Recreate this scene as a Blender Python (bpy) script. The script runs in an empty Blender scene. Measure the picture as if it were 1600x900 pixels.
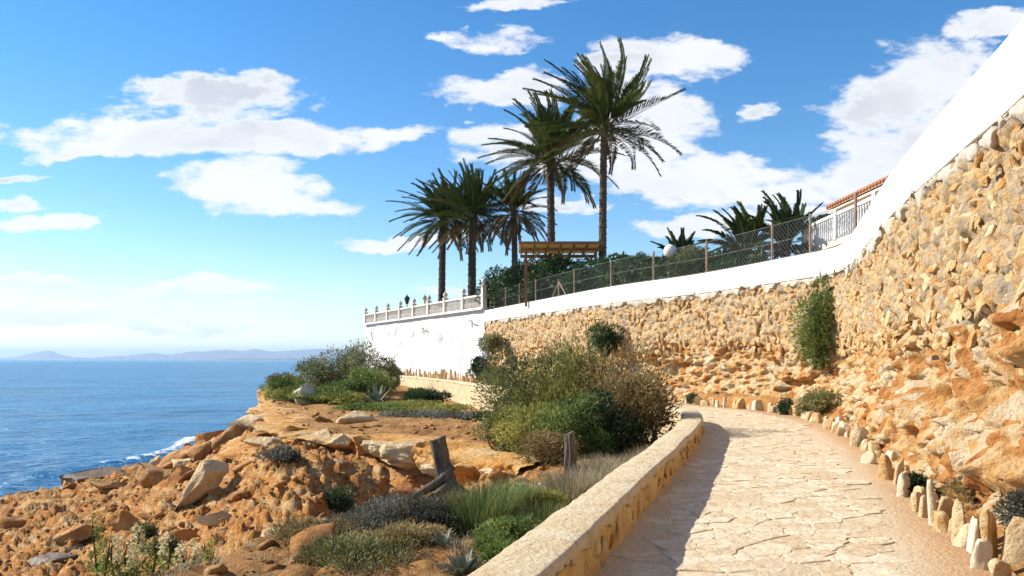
import bpy, bmesh, math, random
import numpy as np
from mathutils import Vector, Matrix
rnd = random.Random(7); rng = np.random.default_rng(7)
S = bpy.context.scene
C = S.collection
R = math.radians

# ------------------------------------------------------------------ camera
F = 1246.0 / 1600.0                      # focal length in image widths
EYE = 1.6
cam = bpy.data.cameras.new('camera'); co = bpy.data.objects.new('camera', cam); C.objects.link(co)
co.location = (0, 0, EYE); co.rotation_euler = (R(90), 0, 0)
cam.sensor_fit = 'HORIZONTAL'; cam.sensor_width = 36; cam.lens = 36 * F
cam.shift_y = 112.0 / 1600.0; cam.clip_start = 0.1; cam.clip_end = 90000
S.camera = co
S.render.resolution_x = 1024; S.render.resolution_y = 576
S.view_settings.view_transform = 'Standard'; S.view_settings.look = 'None'
S.view_settings.exposure = 0.88; S.view_settings.gamma = 1; S.view_settings.use_curve_mapping = False
S.render.engine = 'CYCLES'
S.cycles.max_bounces = 5; S.cycles.transparent_max_bounces = 6; S.cycles.volume_bounces = 0

# ------------------------------------------------------------------ light
SUN_EL, SUN_AZ = R(33), R(-74)           # azimuth from +Y, negative = left
sdir = Vector((math.sin(SUN_AZ) * math.cos(SUN_EL), math.cos(SUN_AZ) * math.cos(SUN_EL), math.sin(SUN_EL)))
sl = bpy.data.lights.new('sun', 'SUN'); sl.energy = 5.0; sl.angle = R(0.5); sl.color = (1, .94, .84)
so = bpy.data.objects.new('sun', sl); C.objects.link(so); so.rotation_euler = sdir.to_track_quat('Z', 'Y').to_euler()
so.location = (-30, 30, 40)

W = bpy.data.worlds.new('World'); S.world = W; W.use_nodes = True

class NT:
    """tiny node-tree writer"""
    def __init__(s, t): s.t = t; s.n = t.nodes; s.l = t.links
    def node(s, k, **kw):
        n = s.n.new(k)
        for a, b in kw.items(): setattr(n, a, b)
        return n
    def put(s, sock, v):
        if isinstance(v, bpy.types.NodeSocket): s.l.new(v, sock)
        elif v is not None: sock.default_value = v
    def math(s, op, a, b=None, c=None, clamp=False):
        n = s.node('ShaderNodeMath', operation=op, use_clamp=clamp)
        s.put(n.inputs[0], a)
        if b is not None: s.put(n.inputs[1], b)
        if c is not None: s.put(n.inputs[2], c)
        return n.outputs[0]
    def vmath(s, op, a, b=None):
        n = s.node('ShaderNodeVectorMath', operation=op); s.put(n.inputs[0], a)
        if b is not None: s.put(n.inputs[1], b)
        return n.outputs[0]
    def noise(s, vec, scale, detail=4, rough=.55, dist=0):
        n = s.node('ShaderNodeTexNoise'); s.put(n.inputs['Vector'], vec)
        n.inputs['Scale'].default_value = scale; n.inputs['Detail'].default_value = detail
        n.inputs['Roughness'].default_value = rough; n.inputs['Distortion'].default_value = dist
        return n.outputs['Fac']
    def voro(s, vec, scale, feature='F1', out='Distance'):
        n = s.node('ShaderNodeTexVoronoi', feature=feature); s.put(n.inputs['Vector'], vec)
        n.inputs['Scale'].default_value = scale
        return n.outputs[out]
    def ramp(s, fac, stops):
        n = s.node('ShaderNodeValToRGB'); s.put(n.inputs[0], fac); e = n.color_ramp.elements
        while len(e) < len(stops): e.new(.5)
        for el, (p, c) in zip(e, stops):
            el.position = p; el.color = (*c, 1) if len(c) == 3 else c
        return n.outputs[0]
    def mix(s, f, a, b, mode='MIX'):
        n = s.node('ShaderNodeMix', data_type='RGBA', blend_type=mode)
        s.put(n.inputs[0], f)
        for k, v in ((6, a), (7, b)):
            if isinstance(v, tuple): v = (*v, 1) if len(v) == 3 else v
            s.put(n.inputs[k], v)
        return n.outputs[2]
    def maprange(s, v, a, b, c=0, d=1, smooth=True):
        n = s.node('ShaderNodeMapRange', interpolation_type='SMOOTHSTEP' if smooth else 'LINEAR')
        s.put(n.inputs[0], v)
        for i, x in zip((1, 2, 3, 4), (a, b, c, d)): n.inputs[i].default_value = x
        return n.outputs[0]

def build_world():
    t = NT(W.node_tree); t.n.clear()
    out = t.node('ShaderNodeOutputWorld'); bg = t.node('ShaderNodeBackground'); bg.inputs[1].default_value = 0.09
    sky = t.node('ShaderNodeTexSky', sky_type='NISHITA'); sky.sun_disc = False
    sky.sun_elevation = SUN_EL; sky.sun_rotation = SUN_AZ % (2 * math.pi)
    sky.air_density = 1.0; sky.dust_density = 0.0; sky.ozone_density = 1.6
    hs = t.node('ShaderNodeHueSaturation'); hs.inputs['Hue'].default_value = .503; hs.inputs['Saturation'].default_value = 1.4; hs.inputs['Value'].default_value = 1.08
    t.put(hs.inputs['Color'], sky.outputs[0])
    g = t.node('ShaderNodeTexCoord').outputs['Generated']
    sp = t.node('ShaderNodeSeparateXYZ'); t.put(sp.inputs[0], g)
    y = t.math('MAXIMUM', sp.outputs[1], .06)
    u = t.math('DIVIDE', sp.outputs[0], y); v = t.math('DIVIDE', sp.outputs[2], y)
    cb = t.node('ShaderNodeCombineXYZ'); t.put(cb.inputs[0], u); t.put(cb.inputs[1], v)
    p0 = cb.outputs[0]
    # ragged edges: domain warp
    sc = t.node('ShaderNodeMapping'); sc.inputs['Scale'].default_value = (1, 2.2, 1); t.put(sc.inputs[0], p0)
    nz = t.node('ShaderNodeTexNoise'); t.put(nz.inputs['Vector'], sc.outputs[0]); nz.inputs['Scale'].default_value = 7; nz.inputs['Detail'].default_value = 7; nz.inputs['Roughness'].default_value = .62
    off = t.vmath('SUBTRACT', nz.outputs['Color'], (.5, .5, .5))
    off = t.vmath('MULTIPLY', off, (.20, .075, 0))
    p = t.vmath('ADD', p0, off)
    # clouds: (px, py, rx, ry, weight) in photo pixels about the sea horizon
    blobs = [(330,150,150,42,1),(300,212,300,34,1),(480,215,120,24,1),(160,228,150,16,.9),(390,285,150,46,1),(500,318,90,20,.8),(600,205,80,14,.7),
             (60,346,95,18,1),(40,313,60,12,.9),(40,269,70,9,.8),(650,377,140,13,1),(300,445,150,12,.9),(370,455,80,14,.9),(40,438,80,7,.8),
             (110,492,200,20,.75),(330,480,160,8,.6),(220,505,220,10,.6),(780,62,80,22,.75),(820,5,70,14,.8),(700,57,30,8,.5),
             (790,140,120,34,.95),(1050,90,130,40,1),(980,110,60,40,.9),(1000,200,130,80,1),(880,235,170,50,1),(1060,270,200,40,1),(1180,300,160,30,.9),
             (760,215,80,20,.7),(870,316,70,12,.8),(1110,345,130,20,1),(1250,335,90,14,.8),(1195,170,40,20,.8),(1400,160,110,70,1),(1440,240,180,60,1),(1330,280,140,34,.9),(1480,120,120,60,1),
             (1540,45,90,22,1),(1560,300,160,60,1),(1700,180,160,90,1),(-120,200,140,30,.8),(-150,330,140,26,.8),(690,455,90,8,.5),(1800,60,120,40,.9)]
    den = None
    for (bx, by, rx, ry, w) in blobs:
        q = t.vmath('SUBTRACT', p, ((bx - 800) / 1246, (562 - by) / 1246, 0))
        q = t.vmath('MULTIPLY', q, (1246 / rx, 1246 / ry, 0))
        ln = t.node('ShaderNodeVectorMath', operation='DOT_PRODUCT'); t.put(ln.inputs[0], q); t.put(ln.inputs[1], q)
        d = t.math('MULTIPLY_ADD', ln.outputs['Value'], -w, w)        # w*(1-r2)
        den = d if den is None else t.math('SMOOTH_MAX', den, d, .25)
    fine = t.noise(sc.outputs[0], 22, 6, .6)
    den = t.math('ADD', den, t.math('MULTIPLY_ADD', fine, 2.0, -1.05))
    front = t.maprange(sp.outputs[1], .1, .25)
    den = t.math('ADD', t.math('MULTIPLY', den, front), t.math('MULTIPLY', t.math('SUBTRACT', 1, front), -.2))
    # the rest of the sky: scattered clouds of the same kind
    mp = t.node('ShaderNodeMapping'); mp.inputs['Scale'].default_value = (1, 1, 2.6); t.put(mp.inputs[0], g)
    gen = t.noise(mp.outputs[0], 3.2, 6, .6)
    back = t.math('MULTIPLY', t.math('SUBTRACT', 1, front), t.maprange(gen, .52, .68))
    m = t.math('POWER', t.maprange(den, -.05, .65), .8)
    m = t.math('MAXIMUM', m, back)
    m = t.math('MULTIPLY', m, t.maprange(sp.outputs[2], 0.0, .02))
    # cloud shading put into the colour: light-grey bodies where the cloud is thick
    core = t.maprange(t.noise(sc.outputs[0], 3.3, 4, .5), .38, .68)
    thick = t.math('MULTIPLY', t.math('MULTIPLY', t.maprange(den, .35, .9), core), t.maprange(sp.outputs[2], .12, .2))
    ccol = t.mix(thick, (6.4, 6.4, 6.5), (4.2, 4.4, 4.8))
    col = t.mix(t.math('MULTIPLY', m, .95), hs.outputs[0], ccol)
    t.put(bg.inputs[0], col); t.l.new(bg.outputs[0], out.inputs[0])
build_world()

# ------------------------------------------------------------------ numpy noise
def _h(ix, iy, iz, seed):
    h = (ix.astype(np.int64) * 374761393 + iy.astype(np.int64) * 668265263 + iz.astype(np.int64) * 2147483647 + seed * 974634777) & 0xffffffff
    h = ((h ^ (h >> 13)) * 1274126177) & 0xffffffff
    h = ((h ^ (h >> 16)) * 2246822519) & 0xffffffff
    return ((h ^ (h >> 15)) & 0xffffff) / float(0xffffff)
def vnoise(p, seed=0):
    i = np.floor(p).astype(np.int64); f = p - i; f = f * f * (3 - 2 * f)
    o = 0
    for dx in (0, 1):
        for dy in (0, 1):
            for dz in (0, 1):
                w = (f[:, 0] if dx else 1 - f[:, 0]) * (f[:, 1] if dy else 1 - f[:, 1]) * (f[:, 2] if dz else 1 - f[:, 2])
                o = o + w * _h(i[:, 0] + dx, i[:, 1] + dy, i[:, 2] + dz, seed)
    return o * 2 - 1
def fbm(p, oct=4, seed=0, gain=.5):
    o = 0; a = 1.0; q = np.array(p, float)
    for k in range(oct):
        o = o + a * vnoise(q, seed + k * 13); q = q * 2.03 + 7.7; a *= gain
    return o
def worley(p, seed=0):
    i = np.floor(p).astype(np.int64); d1 = np.full(len(p), 9.0); d2 = np.full(len(p), 9.0); cid = np.zeros(len(p))
    for dx in (-1, 0, 1):
        for dy in (-1, 0, 1):
            for dz in (-1, 0, 1):
                c = i + (dx, dy, dz)
                f = np.stack([_h(c[:, 0], c[:, 1], c[:, 2], seed + k) for k in (1, 2, 3)], 1)
                d = np.sqrt((((c + f) - p) ** 2).sum(1))
                nearer = d < d1
                d2 = np.where(nearer, d1, np.minimum(d2, d)); cid = np.where(nearer, f[:, 0], cid); d1 = np.where(nearer, d, d1)
    return d1, d2, cid
def smooth(a, b, x): t = np.clip((x - a) / (b - a), 0, 1); return t * t * (3 - 2 * t)

# ------------------------------------------------------------------ object helpers
def tag(o, label=None, cat=None, group=None, kind=None):
    if label: o['label'] = label
    if cat: o['category'] = cat
    if group: o['group'] = group
    if kind: o['kind'] = kind
    return o
def empty(name, loc, label, cat, group=None):
    o = bpy.data.objects.new(name, None); C.objects.link(o); o.location = loc; o.empty_display_size = .2
    return tag(o, label, cat, group)
def mesh_of(name, v, f, mat=None, smooth_=True, tint=None):
    me = bpy.data.meshes.new(name); v = np.asarray(v, np.float32); 
    if isinstance(f, np.ndarray):
        k = f.shape[1]; me.vertices.add(len(v)); me.vertices.foreach_set('co', v.ravel())
        me.loops.add(f.size); me.loops.foreach_set('vertex_index', f.astype(np.int32).ravel())
        me.polygons.add(len(f)); me.polygons.foreach_set('loop_start', np.arange(0, f.size, k, dtype=np.int32))
        me.update(calc_edges=True)
    else:
        me.from_pydata([tuple(map(float, a)) for a in v], [], f); me.update()
    me.polygons.foreach_set('use_smooth', np.full(len(me.polygons), smooth_, bool))
    if tint is not None:
        a = me.attributes.new('tint', 'FLOAT', 'POINT'); a.data.foreach_set('value', np.asarray(tint, np.float32))
    if mat: me.materials.append(mat)
    return me
def obj(name, v, f, mat, parent=None, smooth_=True, tint=None, loc=None):
    """one mesh object from WORLD coordinates; origin at the parent's or at loc"""
    v = np.asarray(v, float)
    off = np.array(parent_world(parent)) if parent else np.array(loc if loc is not None else (0, 0, 0), float)
    o = bpy.data.objects.new(name, mesh_of(name, v - off, f, mat, smooth_, tint)); C.objects.link(o)
    if parent: o.parent = parent
    else: o.location = off
    return o
def parent_world(p):
    l = Vector((0, 0, 0))
    while p: l += p.location; p = p.parent
    return l
def inst(name, me, loc, rot=(0, 0, 0), scale=(1, 1, 1), parent=None):
    o = bpy.data.objects.new(name, me); C.objects.link(o)
    if parent: o.parent = parent; loc = Vector(loc) - parent_world(parent)
    o.location = loc; o.rotation_euler = rot; o.scale = scale
    return o
class MB:
    """collects simple solids (world coordinates) into one mesh"""
    def __init__(s): s.v = []; s.f = []
    def box(s, c, size, rz=0, M=None):
        b = len(s.v); hx, hy, hz = [k / 2 for k in size]; cr, sr = math.cos(rz), math.sin(rz)
        for z in (-hz, hz):
            for x, y in ((-hx, -hy), (hx, -hy), (hx, hy), (-hx, hy)):
                s.v.append((c[0] + x * cr - y * sr, c[1] + x * sr + y * cr, c[2] + z))
        s.f += [(b, b + 3, b + 2, b + 1), (b + 4, b + 5, b + 6, b + 7)] + [(b + i, b + (i + 1) % 4, b + 4 + (i + 1) % 4, b + 4 + i) for i in range(4)]
        return s
    def bar(s, p, q, w, h=None):
        p = Vector(p); q = Vector(q); d = (q - p).normalized(); up = Vector((0, 0, 1)) if abs(d.z) < .95 else Vector((0, 1, 0))
        a = d.cross(up).normalized() * w / 2; c = a.cross(d).normalized() * (h or w) / 2; b = len(s.v)
        for e in (p, q):
            for k in (-a - c, a - c, a + c, -a + c): s.v.append(tuple(e + k))
        s.f += [(b + 3, b + 2, b + 1, b), (b + 4, b + 5, b + 6, b + 7)] + [(b + i, b + (i + 1) % 4, b + 4 + (i + 1) % 4, b + 4 + i) for i in range(4)]
        return s
    def lathe(s, c, prof, n=12):
        b = len(s.v)
        for r, z in prof:
            for k in range(n): a = 2 * math.pi * k / n; s.v.append((c[0] + r * math.cos(a), c[1] + r * math.sin(a), c[2] + z))
        for i in range(len(prof) - 1):
            for k in range(n): s.f.append((b + i * n + k, b + i * n + (k + 1) % n, b + (i + 1) * n + (k + 1) % n, b + (i + 1) * n + k))
        s.f.append(tuple(b + k for k in reversed(range(n)))); s.f.append(tuple(b + (len(prof) - 1) * n + k for k in range(n)))
        return s
    def tube(s, pts, rad, n=8):
        pts = [Vector(p) for p in pts]; b = len(s.v)
        for i, p in enumerate(pts):
            d = (pts[min(i + 1, len(pts) - 1)] - pts[max(i - 1, 0)]).normalized(); up = Vector((0, 0, 1)) if abs(d.z) < .9 else Vector((1, 0, 0))
            a = d.cross(up).normalized(); c = d.cross(a); r = rad[i] if hasattr(rad, '__len__') else rad
            for k in range(n): t = 2 * math.pi * k / n; s.v.append(tuple(p + (a * math.cos(t) + c * math.sin(t)) * r))
        for i in range(len(pts) - 1):
            for k in range(n): s.f.append((b + i * n + k, b + (i + 1) * n + k, b + (i + 1) * n + (k + 1) % n, b + i * n + (k + 1) % n))
        s.f.append(tuple(b + k for k in range(n))); s.f.append(tuple(b + (len(pts) - 1) * n + k for k in reversed(range(n))))
        return s
    def build(s, name, mat, parent=None, smooth_=False): return obj(name, s.v, s.f, mat, parent, smooth_)
def grid_faces(nr, nc, keep=None):
    i = np.arange(nr - 1)[:, None] * nc + np.arange(nc - 1)[None]
    f = np.stack([i, i + 1, i + nc + 1, i + nc], -1).reshape(-1, 4)
    return f if keep is None else f[keep.reshape(-1)]

# ------------------------------------------------------------------ materials
MATS = {}
def mat(name, stops, scale=3, rough=.85, bump=0, bscale=12, bdetail=6, detail=5, stain=None, sscale=.6, spec=.25, tint=False, transl=0, vor=None, coord='P', bdist=.03, stretch=None):
    m = bpy.data.materials.new(name); m.use_nodes = True; t = NT(m.node_tree); b = t.n['Principled BSDF']; out = t.n['Material Output']
    if coord == 'P': P = t.node('ShaderNodeNewGeometry').outputs['Position']
    else: P = t.node('ShaderNodeTexCoord').outputs['Object']
    if stretch:
        mp = t.node('ShaderNodeMapping'); mp.inputs['Scale'].default_value = stretch; t.put(mp.inputs[0], P); P = mp.outputs[0]
    n = t.noise(P, scale, detail, .6)
    if vor:
        vc = t.voro(P, vor, out='Color'); s3 = t.node('ShaderNodeSeparateColor'); t.put(s3.inputs[0], vc)
        n = t.math('ADD', t.math('MULTIPLY', n, .55), t.math('MULTIPLY', s3.outputs[0], .45))
    if tint:
        a = t.node('ShaderNodeAttribute', attribute_name='tint').outputs['Fac']; n = t.math('ADD', t.math('MULTIPLY', n, .35), t.math('MULTIPLY', a, .65))
    else:
        oi = t.node('ShaderNodeObjectInfo').outputs['Random']; ov = .32 if name in ('paving', 'wall_stone') else .16
        n = t.math('ADD', n, t.math('MULTIPLY_ADD', oi, ov, -ov / 2))
    col = t.ramp(n, stops)
    if stain: col = t.mix(t.maprange(t.noise(P, sscale, 6, .65), stain[1], stain[2]), col, stain[0])
    t.put(b.inputs['Base Color'], col); b.inputs['Roughness'].default_value = rough; b.inputs['Specular IOR Level'].default_value = spec
    if bump:
        bn = t.node('ShaderNodeBump'); bn.inputs['Strength'].default_value = bump; bn.inputs['Distance'].default_value = bdist
        h = t.noise(P, bscale, bdetail, .65); t.put(bn.inputs['Height'], h); t.l.new(bn.outputs[0], b.inputs['Normal'])
    if transl:
        tr = t.node('ShaderNodeBsdfTranslucent'); t.put(tr.inputs[0], col); mx = t.node('ShaderNodeMixShader'); mx.inputs[0].default_value = transl
        t.l.new(b.outputs[0], mx.inputs[1]); t.l.new(tr.outputs[0], mx.inputs[2]); t.l.new(mx.outputs[0], out.inputs[0])
    MATS[name] = m
    return m
ORANGE, TAN, PALE, BROWN = (.52, .23, .065), (.50, .30, .13), (.58, .44, .28), (.24, .14, .065)
mat('rubble', [(.25, (.36, .28, .19)), (.40, (.48, .35, .21)), (.52, (.58, .41, .21)), (.72, (.50, .25, .08))], 4, bump=1, bscale=16, vor=7, bdist=.09, bdetail=9)
mat('outcrop', [(.28, (.38, .14, .035)), (.42, (.52, .26, .08)), (.54, (.57, .37, .17)), (.74, (.61, .48, .31))], 3.4, bump=1, bscale=9, vor=3.4, bdist=.14, bdetail=9)
mat('wall_stone', [(.25, (.46, .21, .06)), (.42, (.55, .34, .14)), (.56, (.60, .43, .23)), (.70, (.63, .50, .31)), (.9, (.44, .37, .27))], 7, bump=1, bscale=14, bdist=.07, bdetail=8)
mat('mortar', [(.3, (.36, .31, .25)), (.6, (.52, .45, .36))], 5, bump=.7, bscale=20)
mat('band', [(.3, (.62, .57, .51)), (.7, (.69, .64, .58))], 1.2, rough=.9, bump=.4, bscale=9, bdist=.03, stain=((.55, .47, .37), .60, .80), sscale=1.6)
mat('whitewash', [(.3, (.56, .555, .55)), (.7, (.68, .675, .67))], 1.0, rough=.9, bump=.8, bscale=3, bdist=.12, stain=((.46, .44, .41), .55, .78), sscale=.8)
mat('cast_stone', [(.3, (.58, .52, .44)), (.7, (.68, .62, .54))], 3, rough=.85)
mat('dirt', [(.3, (.42, .24, .11)), (.5, (.53, .34, .18)), (.7, (.58, .42, .26))], 3.2, bump=1, bscale=24, bdist=.05, bdetail=8)
mat('path_sand', [(.2, (.45, .26, .12)), (.42, (.55, .37, .21)), (.62, (.59, .47, .31))], 4, bump=1, bscale=24, bdist=.04, bdetail=8, tint=True)
mat('paving', [(.28, (.52, .39, .24)), (.5, (.63, .51, .345)), (.72, (.69, .59, .44))], 6, bump=1, bscale=9, bdist=.05, bdetail=9, stain=((.46, .32, .19), .54, .70), sscale=3)
mat('coping', [(.3, (.46, .34, .19)), (.5, (.58, .45, .27)), (.7, (.63, .52, .36))], 3, bump=1, bscale=16, stain=((.26, .20, .13), .58, .70), sscale=5, bdist=.05, bdetail=9)
mat('wall_render', [(.3, (.42, .27, .10)), (.5, (.55, .37, .15)), (.7, (.60, .45, .24))], 2.5, bump=.6, bscale=14, stain=((.25, .16, .07), .60, .75), sscale=1.4)  # ochre render, with warm bounce light on the path-side face put into the colour
mat('rock', [(.28, (.22, .10, .03)), (.45, (.43, .19, .05)), (.6, (.50, .27, .09)), (.78, (.56, .40, .21))], 2.2, bump=1, bscale=6, coord='P', bdist=.16, bdetail=9)
mat('pale_rock', [(.28, (.47, .29, .12)), (.5, (.59, .42, .22)), (.75, (.63, .51, .33))], 2.2, bump=1, bscale=6, bdist=.12, bdetail=9)
mat('orange_rock', [(.28, (.36, .14, .035)), (.5, (.52, .22, .05)), (.75, (.55, .33, .14))], 1.8, bump=1, bscale=6, bdist=.14, bdetail=9)
mat('wet_rock', [(.3, (.07, .05, .035)), (.7, (.20, .13, .07))], 1.6, rough=.5, bump=1, bscale=8, bdist=.05)
mat('cliff', [(.25, (.42, .15, .03)), (.44, (.56, .24, .045)), (.60, (.58, .33, .11)), (.78, (.60, .44, .24))], .9, bump=1, bscale=6, bdist=.16, bdetail=9, stretch=(1, 1, 2.2))
mat('deadwood', [(.3, (.06, .05, .04)), (.6, (.16, .13, .10)), (.8, (.30, .26, .21))], 6, bump=1, bscale=14, stretch=(3, 3, .5))
mat('trunk_bark', [(.3, (.035, .026, .02)), (.6, (.10, .075, .055)), (.8, (.19, .15, .11))], 9, bump=.8, bscale=14)
mat('stem', [(.3, (.10, .07, .045)), (.7, (.20, .15, .10))], 8)
mat('wood', [(.3, (.20, .09, .04)), (.7, (.30, .15, .07))], 4, stretch=(1, 1, .3))
mat('post_metal', [(.3, (.22, .14, .09)), (.7, (.36, .25, .17))], 6, rough=.7)
mat('wire', [(.3, (.16, .18, .17)), (.7, (.24, .26, .25))], 6, rough=.5, spec=.5)
mat('black_metal', [(.3, (.012, .013, .015)), (.7, (.025, .026, .03))], 6, rough=.45, spec=.5)
mat('lamp_glass', [(.3, (.55, .60, .62)), (.7, (.68, .72, .74))], 3, rough=.2, spec=.5)
mat('globe', [(.3, (.80, .76, .68)), (.7, (.84, .80, .73))], 3, rough=.35, spec=.4)
mat('reed_mat', [(.3, (.48, .36, .17)), (.7, (.60, .48, .26))], 8, stretch=(12, 1, 1), transl=.5)
mat('roof_tile', [(.3, (.30, .13, .07)), (.7, (.42, .21, .12))], 5)
mat('house_wall', [(.3, (.62, .54, .42)), (.7, (.70, .62, .50))], 2)
mat('awning', [(.3, (.70, .52, .22)), (.7, (.76, .58, .27))], 2, transl=.35)
def leafmat(n, a, b, c, transl=.36): return mat(n, [(.22, a), (.5, b), (.8, c)], 2.0, rough=.6, tint=True, transl=transl, spec=.3)
leafmat('palm_green', (.018, .035, .010), (.055, .09, .020), (.19, .19, .05), .28)  # brightest stop paints sunlit highlights into the frond colour
leafmat('palm_dry', (0.070, 0.055, 0.020), (0.150, 0.120, 0.050), (0.250, 0.200, 0.100), .22)
leafmat('leaf_dark', (0.016, 0.036, 0.013), (0.043, 0.081, 0.026), (0.098, 0.155, 0.049), .2)
leafmat('leaf_olive', (0.066, 0.075, 0.026), (0.179, 0.185, 0.064), (0.377, 0.339, 0.142))
leafmat('leaf_green', (0.049, 0.089, 0.019), (0.145, 0.203, 0.049), (0.308, 0.341, 0.097))
leafmat('leaf_yellow', (0.097, 0.110, 0.021), (0.262, 0.262, 0.055), (0.455, 0.400, 0.110))
leafmat('leaf_dry', (.09, .065, .022), (.23, .17, .065), (.40, .31, .14))
leafmat('leaf_grey', (.05, .05, .035), (.14, .14, .105), (.28, .28, .22))
leafmat('grass_green', (0.050, 0.080, 0.020), (0.130, 0.170, 0.050), (0.260, 0.280, 0.100))
leafmat('grass_dry', (0.140, 0.110, 0.060), (0.300, 0.250, 0.150), (0.460, 0.400, 0.270))
leafmat('agave', (0.05, 0.07, 0.05), (0.11, 0.14, 0.10), (0.24, 0.26, 0.21), .1)
leafmat('petal', (0.500, 0.420, 0.200), (0.650, 0.550, 0.300), (0.700, 0.680, 0.450))

def ground_material():
    m = bpy.data.materials.new('ground'); m.use_nodes = True; t = NT(m.node_tree); b = t.n['Principled BSDF']
    g = t.node('ShaderNodeNewGeometry'); P = g.outputs['Position']
    sp = t.node('ShaderNodeSeparateXYZ'); t.put(sp.inputs[0], P); spn = t.node('ShaderNodeSeparateXYZ'); t.put(spn.inputs[0], g.outputs['True Normal'])
    big = t.noise(P, .7, 6, .62); fine = t.noise(P, 5, 6, .65)
    earth = t.ramp(t.math('ADD', t.math('MULTIPLY', big, .6), t.math('MULTIPLY', fine, .4)), [(.34, (.15, .075, .025)), (.46, (.35, .16, .042)), (.56, (.46, .23, .065)), (.72, (.54, .34, .15))])
    rock = t.ramp(t.math('ADD', t.math('MULTIPLY', t.noise(P, 1.1, 6, .6), .6), t.math('MULTIPLY', fine, .4)), [(.3, (.32, .12, .025)), (.46, (.52, .20, .035)), (.6, (.55, .28, .08)), (.75, (.57, .39, .19))])
    mpz = t.node('ShaderNodeMapping'); mpz.inputs['Scale'].default_value = (.6, .6, 5); t.put(mpz.inputs[0], P); st = t.noise(mpz.outputs[0], 1.6, 6, .6)
    rock = t.mix(t.maprange(st, .50, .62), rock, (.59, .40, .19)); rock = t.mix(t.maprange(st, .46, .36), rock, (.42, .16, .04))
    steep = t.maprange(t.math('ADD', spn.outputs[2], t.math('MULTIPLY_ADD', fine, .4, -.2)), .90, .70)
    col = t.mix(steep, earth, rock)
    clod = t.noise(P, 17, 8, .75); col = t.mix(t.maprange(clod, .50, .66), col, t.mix(.5, col, (.60, .45, .28))); col = t.mix(t.maprange(clod, .46, .34), col, t.mix(.55, col, (.13, .065, .025)))
    scrub = t.math('MULTIPLY', t.maprange(t.noise(P, 1.6, 6, .7), .54, .66), t.maprange(spn.outputs[2], .7, .9))
    col = t.mix(t.math('MULTIPLY', scrub, .7), col, (.16, .12, .06))
    wet = t.maprange(t.math('ADD', sp.outputs[2], t.math('MULTIPLY', big, .7)), -3.75, -4.15)
    col = t.mix(wet, col, (.075, .055, .035))
    t.put(b.inputs['Base Color'], col); b.inputs['Specular IOR Level'].default_value = .2
    t.put(b.inputs['Roughness'], t.maprange(wet, 0, 1, .92, .45))
    bn = t.node('ShaderNodeBump'); bn.inputs['Strength'].default_value = .9; bn.inputs['Distance'].default_value = .16
    t.put(bn.inputs['Height'], t.math('ADD', t.noise(P, 6, 9, .72), t.math('MULTIPLY', t.noise(P, 40, 3, .6), .3))); t.l.new(bn.outputs[0], b.inputs['Normal'])
    MATS['ground'] = m
ground_material()

# ------------------------------------------------------------------ the plan (metres; camera at x=0,y=0)
def curve(pts, step=.25):
    p = np.array(pts, float); out = []
    q = np.vstack([2 * p[0] - p[1], p, 2 * p[-1] - p[-2]])
    for i in range(1, len(q) - 2):
        n = max(2, int(np.linalg.norm(q[i + 1] - q[i]) / step)); t = np.linspace(0, 1, n, endpoint=False)[:, None]
        out.append(.5 * (2 * q[i] + (q[i + 1] - q[i - 1]) * t + (2 * q[i - 1] - 5 * q[i] + 4 * q[i + 1] - q[i + 2]) * t ** 2 + (3 * q[i] - q[i - 1] - 3 * q[i + 1] + q[i + 2]) * t ** 3))
    return np.vstack(out + [p[-1:]])
LOW = curve([(-1.9, -2), (-1.2, .5), (-.6, 2.5), (.196, 4.61), (1.2, 7.76), (2.17, 10.75), (3.32, 14.4), (3.98, 16.7), (4.4, 18.8), (4.5, 20.2), (4.05, 21.4), (3.1, 23.8), (1.2, 30), (-.7, 37), (-2.8, 45), (-6, 55), (-9.6, 65), (-11.3, 70), (-14, 79)])
EDGE = curve([(1.2, -2), (1.9, 0), (2.8, 3.5), (3.66, 6.3), (4.56, 8.74), (5.87, 12.6), (7.1, 17.3), (7.85, 21), (8.05, 23.2), (7.8, 25), (7.1, 26.4), (6.45, 28), (5.7, 31), (3.5, 36), (.1, 45), (-2.7, 52), (-7.2, 62), (-13.8, 75), (-16, 80)])
WALL = curve([(2.4, -2), (2.9, 1), (3.9, 4.5), (4.93, 7.7), (5.47, 9.73), (6.55, 13.6), (7.75, 17.3), (8.75, 20.4), (9.32, 22.5), (9.3, 23.6), (8.9, 24.9), (7.1, 30.2), (4.3, 35.8), (1.2, 44.4), (-1.8, 52.8)])
WW = curve([(-1.8, 52.8), (-6, 61), (-14.2, 77)])
LIP = curve([(-19, 80), (-18.5, 66), (-17, 56), (-14.6, 46.5), (-12.3, 39), (-9.3, 30), (-6.6, 23.8), (-3.6, 21.5), (-2.0, 19.2), (-.8, 16.4), (.7, 14.6), (.5, 13.2), (-.9, 11.6), (-2.0, 10.2), (-2.9, 9), (-3.6, 7.5), (-4.2, 5), (-4.6, 2), (-5, -3)], .2)
SHORE = curve([(-17, -8), (-18.5, 8), (-20.3, 22), (-21.6, 33), (-20.6, 40), (-20.2, 50), (-22, 62), (-26, 80), (-25, 98), (-18, 116), (0, 125)], 1)
SEA = -4.5
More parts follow.
